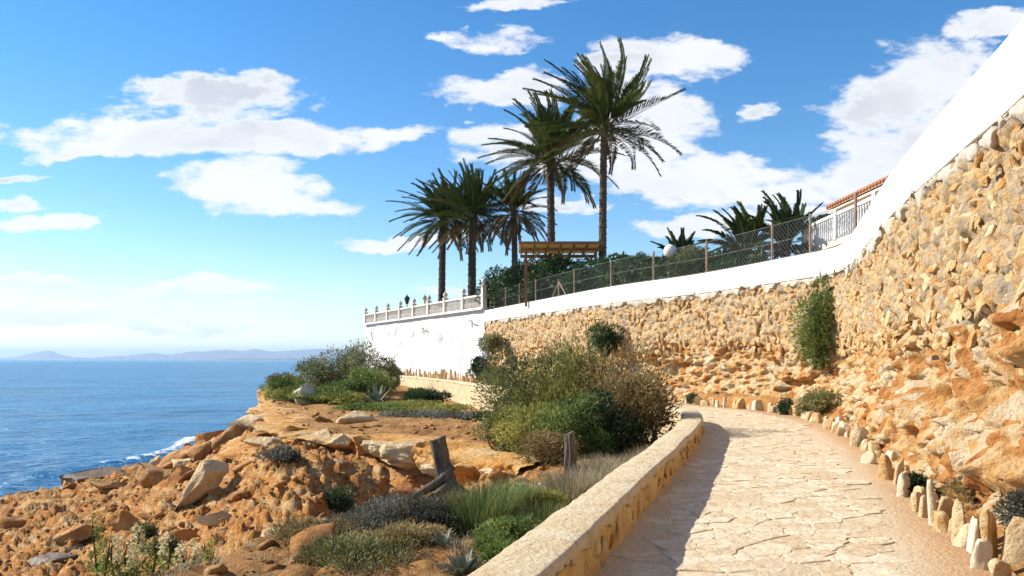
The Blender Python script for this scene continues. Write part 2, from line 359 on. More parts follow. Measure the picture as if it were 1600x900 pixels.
def sdist(x, y, c):
    """distance to a polyline, positive on its left-hand side; second result: index along it"""
    best = np.full(x.shape, 1e9); sg = np.zeros(x.shape); idx = np.zeros(x.shape)
    step = max(1, len(c) // 110); q = np.vstack([c[:-1:step], c[-1:]])
    for i in range(len(q) - 1):
        a = q[i]; d = q[i + 1] - a; L = d @ d + 1e-12
        t = np.clip(((x - a[0]) * d[0] + (y - a[1]) * d[1]) / L, 0, 1)
        ex = x - a[0] - t * d[0]; ey = y - a[1] - t * d[1]; dd = ex * ex + ey * ey
        cr = d[0] * (y - a[1]) - d[1] * (x - a[0]); m = dd < best
        best = np.where(m, dd, best); sg = np.where(m, np.sign(cr), sg); idx = np.where(m, (i + t) / (len(q) - 1), idx)
    return np.sqrt(best) * np.where(sg == 0, 1, sg), idx
LW = .38                                              # low wall thickness
def ground_z(x, y, detail=True):
    x = np.asarray(x, float); y = np.asarray(y, float)
    dl, _ = sdist(x, y, LOW)                           # >0 on the sea side of the low wall
    de, _ = sdist(x, y, EDGE)                          # <0 beyond the edging stones
    s, _ = sdist(x, y, LIP); s = -s                    # >0 seaward of the cliff lip (curve runs towards the camera)
    q, _ = sdist(x, y, SHORE); q = -q                  # >0 landward of the shore
    p = np.stack([x, y, np.zeros_like(x)], -1).reshape(-1, 3)
    plat = -.28 - .30 * smooth(9, 22, y) + .25 * smooth(40, 60, y)
    plat = plat - .22 * smooth(26, 34, y) * smooth(62, 48, y)
    if detail: plat = plat + (fbm(p * .8, 4, 3).reshape(x.shape) * .10 + np.abs(fbm(p * 2.6, 4, 9).reshape(x.shape)) * .07) * smooth(.2, 1.2, dl - LW)
    ss = np.maximum(s + .7, 0); t = ss / (ss + np.maximum(q, 0) + 1e-6)
    g = np.interp(t, [0, .02, .07, .2, .35, .6, .85, 1], [0, .05, .15, .36, .60, .80, .93, 1])
    g2 = np.interp(t, [0, .03, .09, .25, .5, 1], [0, .12, .46, .66, .85, 1]); k = smooth(36, 43, y); g = g * (1 - k) + g2 * k
    z = plat * (1 - g) + SEA * g
    z = np.where(q < 0, SEA + .16 * np.maximum(q, -20), z)
    if detail:
        a = smooth(0, 1.5, ss); n1 = fbm(p * .42, 4, 21).reshape(x.shape); w1, w2, _ = worley(p * .85, 5); w3, w4, _ = worley(p * 2.3 + n1.reshape(-1)[:, None], 8)
        z = z + a * (n1 * .22 + (.5 - w1.reshape(x.shape)) * .16 + (w4 - w3 - .3).reshape(x.shape) * .12 + np.abs(fbm(p * 2.1, 6, 31, .68)).reshape(x.shape) * .22)
    z = z - 2.0 * np.exp(-(((x + 2.3) / 1.35) ** 2 + ((y - 18.0) / 2.0) ** 2)) * smooth(-1.4, -.6, s)
    z = z + .85 * np.exp(-(((x + 5.6 + .12 * (y - 20)) / 1.7) ** 2 + ((y - 19.3) / 3.2) ** 2)) * smooth(-.2, 1.2, s)
    path = (dl < LW * .6)
    bank = .42 * smooth(.05, .95, -de)
    if detail: bank = bank + smooth(.05, .5, -de) * fbm(p * 3, 4, 41).reshape(x.shape) * .06
    z = np.where(path, np.where(de > .02, -.03, bank - .03), z)
    return z
def gz(x, y): return float(ground_z(np.array([x]), np.array([y]))[0])
def at(px, py, D): return ((px - 800) / 1246 * D, D, EYE + (562 - py) / 1246 * D)
def gx(px, D): x = (px - 800) / 1246 * D; return (x, D, gz(x, D))

# ------------------------------------------------------------------ ground, sea, far land
def build_ground():
    nr, nc = 590, 560
    Y = np.geomspace(2.6, 112, nr); U = np.linspace(-.95, .80, nc)
    yy, uu = np.meshgrid(Y, U, indexing='ij'); xx = uu * yy
    z = ground_z(xx, yy)
    dw, _ = sdist(xx, yy, WALL); q, _ = sdist(xx, yy, SHORE)
    far_in = ((dw < -.6) & (yy < 52)) | (-q < -12)
    far_in |= (yy > 52) & (sdist(xx, yy, WW)[0] < -.8)
    k = ~far_in; keep = k[:-1, :-1] | k[1:, :-1] | k[:-1, 1:] | k[1:, 1:]
    o = obj('ground', np.stack([xx, yy, z], -1).reshape(-1, 3), grid_faces(nr, nc, keep), MATS['ground'])
    tag(o, kind='structure')
build_ground()

def build_cliff():
    """overhanging eroded rock lip along the plateau edge"""
    c = LIP[(LIP[:, 1] > 15.2)]; seg = np.r_[0, np.cumsum(np.linalg.norm(np.diff(c, axis=0), axis=1))]
    tt = [0]; 
    while tt[-1] < seg[-1]:
        yv = np.interp(tt[-1], seg, c[:, 1]); tt.append(tt[-1] + .0024 * yv)
    tt = np.array(tt); x = np.interp(tt, seg, c[:, 0]); y = np.interp(tt, seg, c[:, 1])
    sm = lambda a: np.convolve(np.pad(a, 12, 'edge'), np.ones(25) / 25, 'valid')
    tx, ty = np.gradient(sm(x)), np.gradient(sm(y)); L = np.hypot(tx, ty); nx, ny = ty / L, -tx / L     # towards landward or sea?
    s0, _ = sdist(x + nx * .5, y + ny * .5, LIP); sgn = np.where(-s0 > 0, 1, -1); nx *= sgn; ny *= sgn
    H = np.interp(y, [12.5, 15, 17, 20, 21.5, 23, 30, 42, 48, 56, 80], [.9, 1.2, 2.0, 2.2, 1.7, .6, .5, 1.9, 2.3, 2.2, 2]) 
    prof = np.array([(-2.6, .10), (-1.6, -.01), (-.8, -.03), (-.2, 0), (.12, .02), (.22, .08), (.18, .18), (-.02, .26), (-.28, .38), (-.5, .55), (-.48, .72), (-.2, .88), (.3, 1.0), (.9, 1.12), (1.3, 1.4)])
    nv = 64; k = np.linspace(0, len(prof) - 1, nv); po = np.interp(k, range(len(prof)), prof[:, 0]); ph = np.interp(k, range(len(prof)), prof[:, 1])
    topz = ground_z(x - nx * 1.6, y - ny * 1.6, False)
    wob = fbm(np.stack([tt * .5, tt * 0, tt * 0], 1), 3, 77) * .45
    oo = po[None] + wob[:, None] * smooth(-2.6, -.5, po)[None]
    X = x[:, None] + nx[:, None] * oo; Yv = y[:, None] + ny[:, None] * oo; Z = topz[:, None] - ph[None] * H[:, None] + .02
    P = np.stack([X, Yv, Z], -1).reshape(-1, 3)
    w = np.tile(smooth(-2.4, -1.4, po), len(x))
    Ps = P * (1, 1, 2.2)
    f1, f2, _ = worley(Ps * 1.1, 61); g1, g2, _ = worley(Ps * 3.1, 62)
    disp = (f2 - f1 - .3) * .38 + (g2 - g1 - .25) * .12 + fbm(Ps * 1.2, 5, 63) * .14
    n3 = np.stack([np.repeat(nx, nv), np.repeat(ny, nv), np.full(len(P), .25)], 1)
    P = P + n3 * (disp * w)[:, None]
    o = obj('cliff_edge', P, grid_faces(len(x), nv)[:, ::-1], MATS['cliff']); tag(o, kind='structure')
build_cliff()

def build_sea():
    nr, nc = 330, 420
    rr = np.geomspace(13, 42000, nr); aa = np.linspace(R(-115), R(65), nc)
    r, a = np.meshgrid(rr, aa, indexing='ij'); x = r * np.sin(a); y = r * np.cos(a)
    q, _ = sdist(x, y, SHORE)
    p = np.stack([x, y, x * 0], -1).reshape(-1, 3)
    z = SEA + (fbm(p * (.25, .4, 1), 3, 51).reshape(x.shape) * .10 * smooth(500, 60, r))
    crest = np.exp(-((q - 3.2 - 1.4 * fbm(p * .12, 2, 52).reshape(x.shape)) / .8) ** 2) * smooth(-.2, .5, fbm(p * (.09, .09, 1), 2, 53).reshape(x.shape)) * smooth(130, 60, r)
    z = z + crest * .28
    foam = np.clip(crest * .9 + .75 * smooth(1.6, 0, np.abs(q - .3)) * smooth(140, 60, r), 0, 1)
    m = bpy.data.materials.new('sea_water'); m.use_nodes = True; t = NT(m.node_tree); b = t.n['Principled BSDF']
    P = t.node('ShaderNodeNewGeometry').outputs['Position']
    mp = t.node('ShaderNodeMapping'); mp.inputs['Scale'].default_value = (.55, 1, 1); t.put(mp.inputs[0], P); Q = mp.outputs[0]
    deep = t.ramp(t.noise(Q, .035, 5, .6), [(.35, (.003, .105, .25)), (.65, (.006, .17, .35))])
    fo = t.node('ShaderNodeAttribute', attribute_name='tint').outputs['Fac']
    fm = t.maprange(t.math('ADD', fo, t.math('MULTIPLY_ADD', t.noise(P, 1.6, 6, .7), 1.5, -.95)), .32, .62)
    t.put(b.inputs['Base Color'], t.mix(fm, deep, (.78, .80, .80)))
    t.put(b.inputs['Roughness'], t.maprange(fm, 0, 1, .22, .8)); b.inputs['IOR'].default_value = 1.33; b.inputs['Specular IOR Level'].default_value = .16
    h = t.math('ADD', t.math('MULTIPLY', t.noise(Q, .35, 5, .62), 1.5), t.math('MULTIPLY', t.noise(Q, 1.7, 5, .6), .6))
    h = t.math('ADD', h, t.math('MULTIPLY', t.noise(Q, .05, 3, .5), 4))
    bn = t.node('ShaderNodeBump'); bn.inputs['Strength'].default_value = 1; bn.inputs['Distance'].default_value = .75
    t.put(bn.inputs['Height'], h); t.l.new(bn.outputs[0], b.inputs['Normal'])
    o = obj('sea', np.stack([x, y, z], -1).reshape(-1, 3), grid_faces(nr, nc)[:, ::-1], m, tint=foam.reshape(-1)); tag(o, kind='structure')
build_sea()

def build_far_land():
    mat('far_land', [(.3, (.10, .10, .07)), (.7, (.20, .18, .13))], .002)
    pk = [(-700, 8), (-300, 11), (-120, 6), (0, 3), (25, 5), (55, 11), (75, 14), (92, 9), (110, 5), (140, 3), (190, 6), (235, 9), (260, 8), (300, 12), (350, 15), (375, 14), (400, 17), (425, 13), (460, 15), (500, 18), (530, 15), (580, 16), (700, 10), (900, 12), (1200, 8), (1700, 12), (2300, 8)]
    a = np.array(pk, float); n = 700; px = np.linspace(-700, 2300, n); D = 24000.0
    h = np.interp(px, a[:, 0], a[:, 1]) + fbm(np.stack([px * .03, px * 0, px * 0], 1), 5, 5) * 1.1
    rows = 14; V = []
    for k in range(rows):
        f = k / (rows - 1); prof = math.sin(min(1, f * 1.6) * math.pi / 2) if f < .63 else 1 - (f - .63) / .37 * .9
        d = D - 2500 + 5000 * f
        nn = fbm(np.stack([px * .02, np.full(n, f * 5), px * 0], 1), 4, 15) * .18 + 1
        V.append(np.stack([(px - 800) / 1246 * d, np.full(n, d), SEA - 3 + np.maximum(h * prof * nn, .2) / 1246 * D], 1))
    tag(obj('hills', np.vstack(V), grid_faces(rows, n), MATS['far_land']), kind='structure')
    # low dark spit nearer by
    n = 160; px = np.linspace(330, 620, n); V = []
    for k, (d, hh) in enumerate([(11800, -3), (11850, 12), (12100, 20), (12500, 16), (12700, -3)]):
        zz = SEA + hh * (smooth(330, 360, px) * .9 + .1) * (1 + .4 * fbm(np.stack([px * .2, px * 0 + k, px * 0], 1), 3, 19))
        V.append(np.stack([(px - 800) / 1246 * d, np.full(n, float(d)), zz], 1))
    tag(obj('headland', np.vstack(V), grid_faces(5, n), MATS['far_land']), kind='structure')
    mat('far_white', [(.3, (.6, .57, .53)), (.7, (.75, .73, .7))], .01)
    r = random.Random(3)
    for k in range(26):
        p = r.choice([r.uniform(60, 160), r.uniform(120, 330), r.uniform(400, 520)]); d = 21000 + r.uniform(-300, 300); hgt = r.uniform(25, 75)
        x = (p - 800) / 1246 * d; w_ = r.uniform(25, 60)
        mb = MB().box((x, d, SEA + hgt / 2), (w_, 40, hgt)); mb.box((x, d, SEA + hgt + 3), (w_ * .4, 18, 6))
        tag(mb.build('tower_block', MATS['far_white']), 'tiny pale tower block on the hazy shore across the sea', 'building', 'tower blocks on the far shore')
build_far_land()

# ------------------------------------------------------------------ rock meshes
ICO = {}
def ico(n):
    if n not in ICO:
        bm = bmesh.new(); bmesh.ops.create_icosphere(bm, subdivisions=n, radius=1)
        ICO[n] = (np.array([v.co[:] for v in bm.verts]), np.array([[v.index for v in f.verts] for f in bm.faces])); bm.free()
    return ICO[n]
def rock(seed, sub=4, cuts=14, rough=.1, flat=None):
    r = np.random.default_rng(seed); v, f = ico(sub); v = v.copy()
    for k in range(cuts):
        n = r.normal(size=3); n /= np.linalg.norm(n); d = r.uniform(.34, .66)
        e = np.maximum(v @ n - d, 0); v -= n * (e * .985)[:, None]
    off = r.uniform(0, 50, 3); nn = v / (np.linalg.norm(v, axis=1)[:, None] + 1e-6)
    v = v + nn * (fbm(v * 1.6 + off, 3, seed) * rough + fbm(v * 5 + off, 3, seed + 5) * rough * .45)[:, None]
    return v * 1.25, f
def rot(rx, ry, rz): return np.array(Matrix.Rotation(rz, 3, 'Z') @ Matrix.Rotation(ry, 3, 'Y') @ Matrix.Rotation(rx, 3, 'X'))

# ------------------------------------------------------------------ path with its flagstones
def build_path():
    # dirt bed
    n = 260; a = LOW[np.linspace(0, len(LOW) - 1, n).astype(int)]; 
    b = np.array([EDGE[np.argmin(((EDGE - p) ** 2).sum(1))] for p in a]); b = np.array([np.convolve(np.pad(b[:, k], 6, 'edge'), np.ones(13) / 13, 'valid') for k in (0, 1)]).T
    t = np.linspace(-.02, 1.06, 40)
    P = a[:, None] * (1 - t[None, :, None]) + b[:, None] * t[None, :, None]
    q = np.concatenate([P, np.zeros((*P.shape[:2], 1))], 2).reshape(-1, 3)
    q[:, 2] = fbm(q * 2.5, 4, 88) * .008 + .0128
    tn = np.tile(smooth(1.0, .72, t) * .75 + .12, n)
    path = obj('path', q, grid_faces(n, 40)[:, ::-1], MATS['path_sand'], tint=tn); tag(path, kind='structure')
    # Voronoi flags, clipped cell by cell
    r = np.random.default_rng(12); pts = []
    y = 3.0
    while y < 33:
        x = -1.0
        while x < 9:
            pts.append((x + r.uniform(-.13, .13), y + r.uniform(-.09, .09))); x += .34
        y += .22
    pts = np.array(pts); dl, _ = sdist(pts[:, 0], pts[:, 1], LOW); de, _ = sdist(pts[:, 0], pts[:, 1], EDGE)
    ragged = fbm(np.c_[pts * .9, pts[:, :1] * 0], 3, 91) * .22
    ok = (dl < -.16) & (de > .62 + ragged)
    cells = []
    for i in np.where(ok)[0]:
        c = pts[i]; d = pts - c; nb = np.where((np.abs(d[:, 0]) < 1.3) & (np.abs(d[:, 1]) < 1.1))[0]
        poly = [c + np.array(k) for k in ((-.6, -.5), (.6, -.5), (.6, .5), (-.6, .5))]
        for j in nb:
            if j == i: continue
            m = (pts[j] + c) / 2; nr = pts[j] - c; new = []
            for k in range(len(poly)):
                A, B = poly[k], poly[(k + 1) % len(poly)]; da, db = (A - m) @ nr, (B - m) @ nr
                if da <= 0: new.append(A)
                if (da < 0) != (db < 0) and da != db: new.append(A + (B - A) * da / (da - db))
            poly = new
            if len(poly) < 3: break
        if len(poly) >= 3: cells.append((c, poly))
    cells.sort(key=lambda e: e[0][1])
    rv, rf = [], []
    for k, (c, poly) in enumerate(cells):
        hgt = r.uniform(.014, .023); tx, ty = r.uniform(-.014, .014, 2); pl = []
        for A in poly:                                   # chip the corners so that no outline is ruler-straight
            i2 = poly.index(A) if False else None
            pl.append(A)
        sub = []
        for j in range(len(pl)):
            A, B = pl[j], pl[(j + 1) % len(pl)]
            if np.linalg.norm(B - A) < .03: continue
            e = B - A; nrm = np.array((e[1], -e[0])); nrm /= np.linalg.norm(nrm) + 1e-9
            sub += [A + e * .1, A + e * .5 + nrm * r.uniform(-.022, .008), A + e * .9]
        if len(sub) < 6: continue
        ring = lambda ins, z: [(c[0] + (p[0] - c[0]) * (1 - ins / (np.linalg.norm(p - c) + .01)), c[1] + (p[1] - c[1]) * (1 - ins / (np.linalg.norm(p - c) + .01)), z + (p[0] - c[0]) * tx + (p[1] - c[1]) * ty) for p in sub]
        v = ring(.002, -.01) + ring(.004, hgt - .005) + ring(.011, hgt); m_ = len(sub)
        f = [tuple(2 * m_ + j for j in range(m_))]
        for q2 in (0, 1): f += [(q2 * m_ + j, q2 * m_ + (j + 1) % m_, (q2 + 1) * m_ + (j + 1) % m_, (q2 + 1) * m_ + j) for j in range(m_)]
        if k < 290: obj('paving_stone', v, f, MATS['paving'], path, False)
        else:
            bse = len(rv); rv += v; rf += [tuple(i + bse for i in g) for g in f]
    if rv: tag(obj('paving_stones_beyond', rv, rf, MATS['paving'], path, False), kind='stuff')
build_path()

# ------------------------------------------------------------------ low sea wall
def sweep(c, prof_fn, step_fn):
    seg = np.r_[0, np.cumsum(np.linalg.norm(np.diff(c, axis=0), axis=1))]; tt = [0]
    while tt[-1] < seg[-1]: tt.append(tt[-1] + step_fn(np.interp(tt[-1], seg, c[:, 1])))
    tt = np.array(tt[:-1]); x = np.interp(tt, seg, c[:, 0]); y = np.interp(tt, seg, c[:, 1])
    sm = lambda a: np.convolve(np.pad(a, 4, 'reflect', reflect_type='odd'), np.ones(9) / 9, 'valid')
    x, y = sm(x), sm(y); tx, ty = np.gradient(x), np.gradient(y); L = np.hypot(tx, ty)
    return tt, x, y, -ty / L, tx / L                      # normal = left-hand side
def build_low_wall():
    root = empty('low_sea_wall', (0, 4, 0), 'low plastered stone wall with pale rough top along the seaward side of the path', 'wall')
    tt, x, y, nx, ny = sweep(LOW, None, lambda yv: max(.03, .0045 * abs(yv)))
    def skin(prof, amp, seed, name, m, ragged=None):
        k = np.linspace(0, len(prof) - 1, 6 * len(prof)); o = np.interp(k, range(len(prof)), [a for a, b in prof]); h = np.interp(k, range(len(prof)), [b for a, b in prof])
        X = x[:, None] + nx[:, None] * o; Yv = y[:, None] + ny[:, None] * o; Z = np.tile(h, (len(x), 1)) + (fbm(np.stack([tt * .6, tt * 0, tt * 0], 1), 3, 5) * .012)[:, None] * (h > .1)
        P = np.stack([X, Yv, Z], -1).reshape(-1, 3)
        side = np.tile(np.where(o < LW / 2, -1.0, 1.0), len(x)); dn = np.stack([np.repeat(nx, len(k)) * side, np.repeat(ny, len(k)) * side, np.full(len(P), .35)], 1)
        d = fbm(P * 3, 4, seed) * amp + fbm(P * 11, 3, seed + 3) * amp * .4
        if ragged is not None:                            # broken lower edge of the coping
            lo = np.tile(h < ragged, len(x)); P[:, 2] += lo * (fbm(np.c_[P[:, :2] * 5, P[:, 2] * 0], 4, 99) * .05)
        P = P + dn * d[:, None]
        fc = grid_faces(len(x), len(k))[:, ::-1]
        if name == 'wall_body':
            outer = o[fc[:, 0] % len(k)] > LW / 2; obj('seaward_face', P, fc[outer], MATS['coping'], root); fc = fc[~outer]  # pale plaster outside, with its sunlit look put into the colour
        obj(name, P, fc, m, root)
    skin([(-.01, -.15), (0, .0), (0, .15), (0, .30), (.01, .33), (LW - .01, .33), (LW, .2), (LW + .02, -.3), (LW + .06, -1.0)], .018, 7, 'wall_body', MATS['wall_render'])
    skin([(.02, .285), (-.028, .29), (-.028, .36), (.0, .385), (.1, .39), (.28, .385), (LW + .01, .37), (LW + .03, .34), (LW + .025, .26), (LW - .03, .25)], .007, 17, 'coping', MATS['coping'], ragged=.30)
    # stones showing through the render of the path-side face
    r = random.Random(5); seg = np.r_[0, np.cumsum(np.linalg.norm(np.diff(LOW, axis=0), axis=1))]
    for k in range(46):
        s_ = 5.0 + k * .36 + r.uniform(-.12, .12) ; i = int(np.argmin(np.abs(tt - s_))); sz = r.uniform(.05, .12)
        v, f = rock(900 + k, 2, 6, .06); v = v * (.028, sz, r.uniform(.05, .11)); a = math.atan2(ny[i], nx[i])
        v = v @ rot(r.uniform(-.5, .5), 0, 0).T @ rot(0, 0, a).T + (x[i] - nx[i] * .002, y[i] - ny[i] * .002, r.uniform(.08, .22))
        obj('stone', v, f, MATS[r.choice(['wall_render', 'orange_rock', 'pale_rock', 'wall_stone'])], root)
build_low_wall()

# ------------------------------------------------------------------ big retaining wall
ZT = 4.1
def build_retaining_wall():
    root = empty('retaining_wall', (5, 9, 0), 'tall rubble stone retaining wall with white painted parapet beside the path', 'wall')
    tt, x, y, nx, ny = sweep(WALL, None, lambda yv: .0026 * max(abs(yv), 8))
    nv = 120; zz = np.linspace(-.1, ZT + .02, nv)
    base = .34 * smooth(1.5, .2, zz) ** 1.3
    X = x[:, None] + nx[:, None] * base; Yv = y[:, None] + ny[:, None] * base; Z = np.tile(zz, (len(x), 1))
    P = np.stack([X, Yv, Z], -1).reshape(-1, 3)
    line = 2.15 + .35 * fbm(np.c_[tt * .25, tt * 0, tt * 0], 3, 4)          # masonry above, bedrock below
    low = smooth(.25, -.25, P[:, 2] - np.repeat(line, nv))
    f1, f2, _ = worley(P * (1.6, 1.6, 2.4), 3); g1, g2, _ = worley(P * (4.2, 4.2, 5.2), 4); e1, e2, _ = worley(P * (4, 4, 3.2), 6)
    h1, h2, _ = worley(P * (8.5, 8.5, 10.5) + fbm(P * 3, 2, 2)[:, None], 14)
    bed = (f2 - f1 - .3) * .20 + (.42 - g1) * .22 + (.42 - h1) * .11 + fbm(P * (1.0, 1.0, 2.2), 5, 8, .6) * .15
    mas = np.clip(e2 - e1, 0, .4) * .22 + fbm(P * 2.2, 5, 9, .65) * .07 + (.42 - h1) * .05 - .06
    pock = smooth(.35, .62, fbm(P * (.8, .8, 1.5), 3, 12)) * -.35 - smooth(.25, .6, fbm(P * (3.2, 3.2, 4.2), 3, 15)) * .13
    d = bed * low + mas * (1 - low) + pock * low
    d *= smooth(ZT + .02, ZT - .18, P[:, 2]) * .9 + .1
    P[:, 0] += np.repeat(nx, nv) * d; P[:, 1] += np.repeat(ny, nv) * d; P[:, 2] += low * fbm(P * 3, 3, 14) * .05
    fc = grid_faces(len(x), nv)[:, ::-1]; hi = (low[fc].mean(1) < .5)
    obj('bedrock', P, fc[~hi], MATS['outcrop'], root); obj('rubble_masonry', P, fc[hi], MATS['rubble'], root)
    # stones of the masonry, proud of the mortar
    r = np.random.default_rng(31); var = []
    for k in range(14):
        v, f = rock(300 + k, 2, 20, .07); var.append(mesh_of('stone', v, f, MATS['wall_stone'], False))
    spots = []; s_ = 3.0
    while s_ < tt[-1] - .2:
        ln = np.interp(s_, tt, line); z = ln - .3
        while z < ZT - .12:
            spots.append((s_ + r.uniform(-.12, .12), z + r.uniform(-.05, .05), min(.24, .055 + r.exponential(.06)), min(.24, .06 + r.exponential(.06)))); z += r.uniform(.15, .27)
        s_ += .25
    rv, rf, rn = [], [], 0; vis = []
    for e in spots:
        i = min(int(np.searchsorted(tt, e[0])), len(tt) - 1); D = y[i]
        if D < 7.3: continue
        vis.append((D / (e[2] + e[3]), i, e))
    vis.sort(key=lambda q: q[0])
    for k, (_, i, e) in enumerate(vis):
        if r.random() < .24: continue
        a = math.atan2(ny[i], nx[i]); rr = r.uniform(-.5, .5); dep = r.uniform(.05, .095)
        sk = r.uniform(.015, .06); L = (x[i] - nx[i] * sk, y[i] - ny[i] * sk, e[1])
        if k < 320: inst('stone', var[k % 14], L, (rr, r.uniform(-.45, .45), a + r.uniform(-.3, .3)), (dep, e[2], e[3]), root)
        else:
            v, f = rock(500 + k % 23, 1, 9, .14); v = (v * (dep, e[2], e[3])) @ rot(rr, 0, a).T + L
            rv.append(v); rf.append(f + rn); rn += len(v)
    tag(obj('distant_stones', np.vstack(rv), np.vstack(rf), MATS['wall_stone'], root, False), kind='stuff')
    # grey mortar fillet just under the parapet
    def strip(name, prof, m, amp, seed):
        k = np.linspace(0, len(prof) - 1, 3 * len(prof)); o = np.interp(k, range(len(prof)), [a for a, b in prof]); h = np.interp(k, range(len(prof)), [b for a, b in prof])
        Q = np.stack([x[:, None] + nx[:, None] * o, y[:, None] + ny[:, None] * o, np.tile(h, (len(x), 1))], -1).reshape(-1, 3)
        if amp:
            dd = fbm(Q * 4, 4, seed) * amp; lo = np.tile(h < ZT - .04, len(x)); Q[:, 0] += np.repeat(nx, len(k)) * dd; Q[:, 1] += np.repeat(ny, len(k)) * dd
            Q[:, 2] += lo * fbm(Q * 3, 4, seed + 1) * .16
        return obj(name, Q, grid_faces(len(x), len(k))[:, ::-1], m, root)
    strip('mortar_fillet', [(-.05, ZT - .18), (.05, ZT - .12), (.06, ZT - .03), (-.02, ZT + .01)], MATS['mortar'], .05, 5)
    strip('parapet', [(-.3, ZT - .02), (.045, ZT), (.05, ZT + .01), (.05, ZT + .73), (.03, ZT + .75), (-.36, ZT + .75), (-.38, ZT + .73), (-.38, ZT - .3)], MATS['band'], 0, 0)
    return tt, x, y, nx, ny
wtt, wx, wy, wnx, wny = build_retaining_wall()
PT = ZT + .75

# upper terrace
tg = obj('terrace_ground', [(p[0] + .3, p[1], 4.6) for p in WALL[::6]] + [(-1.6, 53.2, 4.6), (-13.7, 77, 4.6), (-6, 98, 4.6), (60, 98, 4.6), (60, -2, 4.6)], [tuple(range(len(WALL[::6]) + 5))], MATS['dirt']); tag(tg, kind='structure')

# ------------------------------------------------------------------ white terrace wall and balustrade
def build_white_wall():
    root = empty('whitewashed_wall', (-1.8, 52.8, 0), 'tall rough whitewashed terrace wall below the balustrade', 'wall')
    tt, x, y, nx, ny = sweep(WW, None, lambda yv: .14)
    nv = 60; zz = np.linspace(-.6, 4.95, nv); o = .25 * smooth(4.5, -.5, zz)
    P = np.stack([x[:, None] + nx[:, None] * o, y[:, None] + ny[:, None] * o, np.tile(zz, (len(x), 1))], -1).reshape(-1, 3)
    d = fbm(P * (.9, .9, .6), 5, 71, .6) * .13 * smooth(4.9, 4.2, P[:, 2]); P[:, 0] += np.repeat(nx, nv) * d; P[:, 1] += np.repeat(ny, nv) * d
    obj('wall_face', P, grid_faces(len(x), nv)[:, ::-1], MATS['whitewash'], root)
    MB().bar((-14.1, 77.1, 2.0), (-6, 94, 2.0), .3, 5.7).build('end_wall', MATS['whitewash'], root)
    c = MB()
    for i in range(0, len(x) - 8, 8): c.bar((x[i], y[i], 4.97), (x[i + 8], y[i + 8], 4.97), .5, .09)
    c.build('coping', MATS['whitewash'], root)
    for px, py in ((582, 519), (663, 513), (737, 501)):
        u = (px - 800) / 1246; i = int(np.argmin(np.abs(x / y - u))); z = EYE + (562 - py) / 1246 * y[i]; n = Vector((nx[i], ny[i], 0)); p = Vector((x[i], y[i], z)) + n * .05
        MB().tube([p, p + n * .25, p + n * .3 + Vector((.35, -.6, -.06)), p + n * .3 + Vector((.4, -.65, -.5))], .035, 6).build('drain_pipe', MATS['post_metal'], root, True)
    # balustrade
    b = empty('balustrade', (-1.8, 52.8, 4.95), 'cream balustrade with ball-topped posts on the whitewashed wall', 'balustrade')
    seg = tt[-1]; prof = [(.05, 0), (.05, .05), (.035, .08), (.06, .2), (.065, .28), (.035, .45), (.03, .6), (.05, .66), (.05, .72)]
    bal = MB().lathe((0, 0, 0), prof, 8); bm_ = mesh_of('baluster', bal.v, bal.f, MATS['cast_stone'])
    at_s = lambda s_: (float(np.interp(s_, tt, x)), float(np.interp(s_, tt, y)))
    npost = 9; 
    for name, z, h in (('bottom_rail', 5.06, .09), ('top_rail', 5.90, .13)):
        m = MB(); ss = np.linspace(0, seg - .1, 30)
        for a, c_ in zip(ss[:-1], ss[1:]): m.bar((*at_s(a), z), (*at_s(c_), z), .2, h)
        m.build(name, MATS['cast_stone'], b)
    for k in range(npost):
        s_ = .15 + (seg - .4) * k / (npost - 1); X, Y_ = at_s(s_); hgt = 1.08 if k else 1.5
        p = MB().box((X, Y_, 5.0 + hgt / 2), (.3, .3, hgt), .45).box((X, Y_, 5.0 + hgt + .03), (.38, .38, .07), .45).build('post', MATS['cast_stone'], b)
        obj('finial', *(lambda q: (q.v, q.f))(MB().lathe((X, Y_, 5.065 + hgt), [(.10, 0), (.06, .05), (.15, .14), (.18, .24), (.14, .34), (.05, .42), (.02, .5)], 12)), MATS['cast_stone'], p, True)
        if k < npost - 1:
            L = (seg - .4) / (npost - 1); nb = int(L / .21)
            for j in range(1, nb):
                X2, Y2 = at_s(s_ + L * j / nb); inst('baluster', bm_, (X2, Y2, 5.11), parent=b)
build_white_wall()

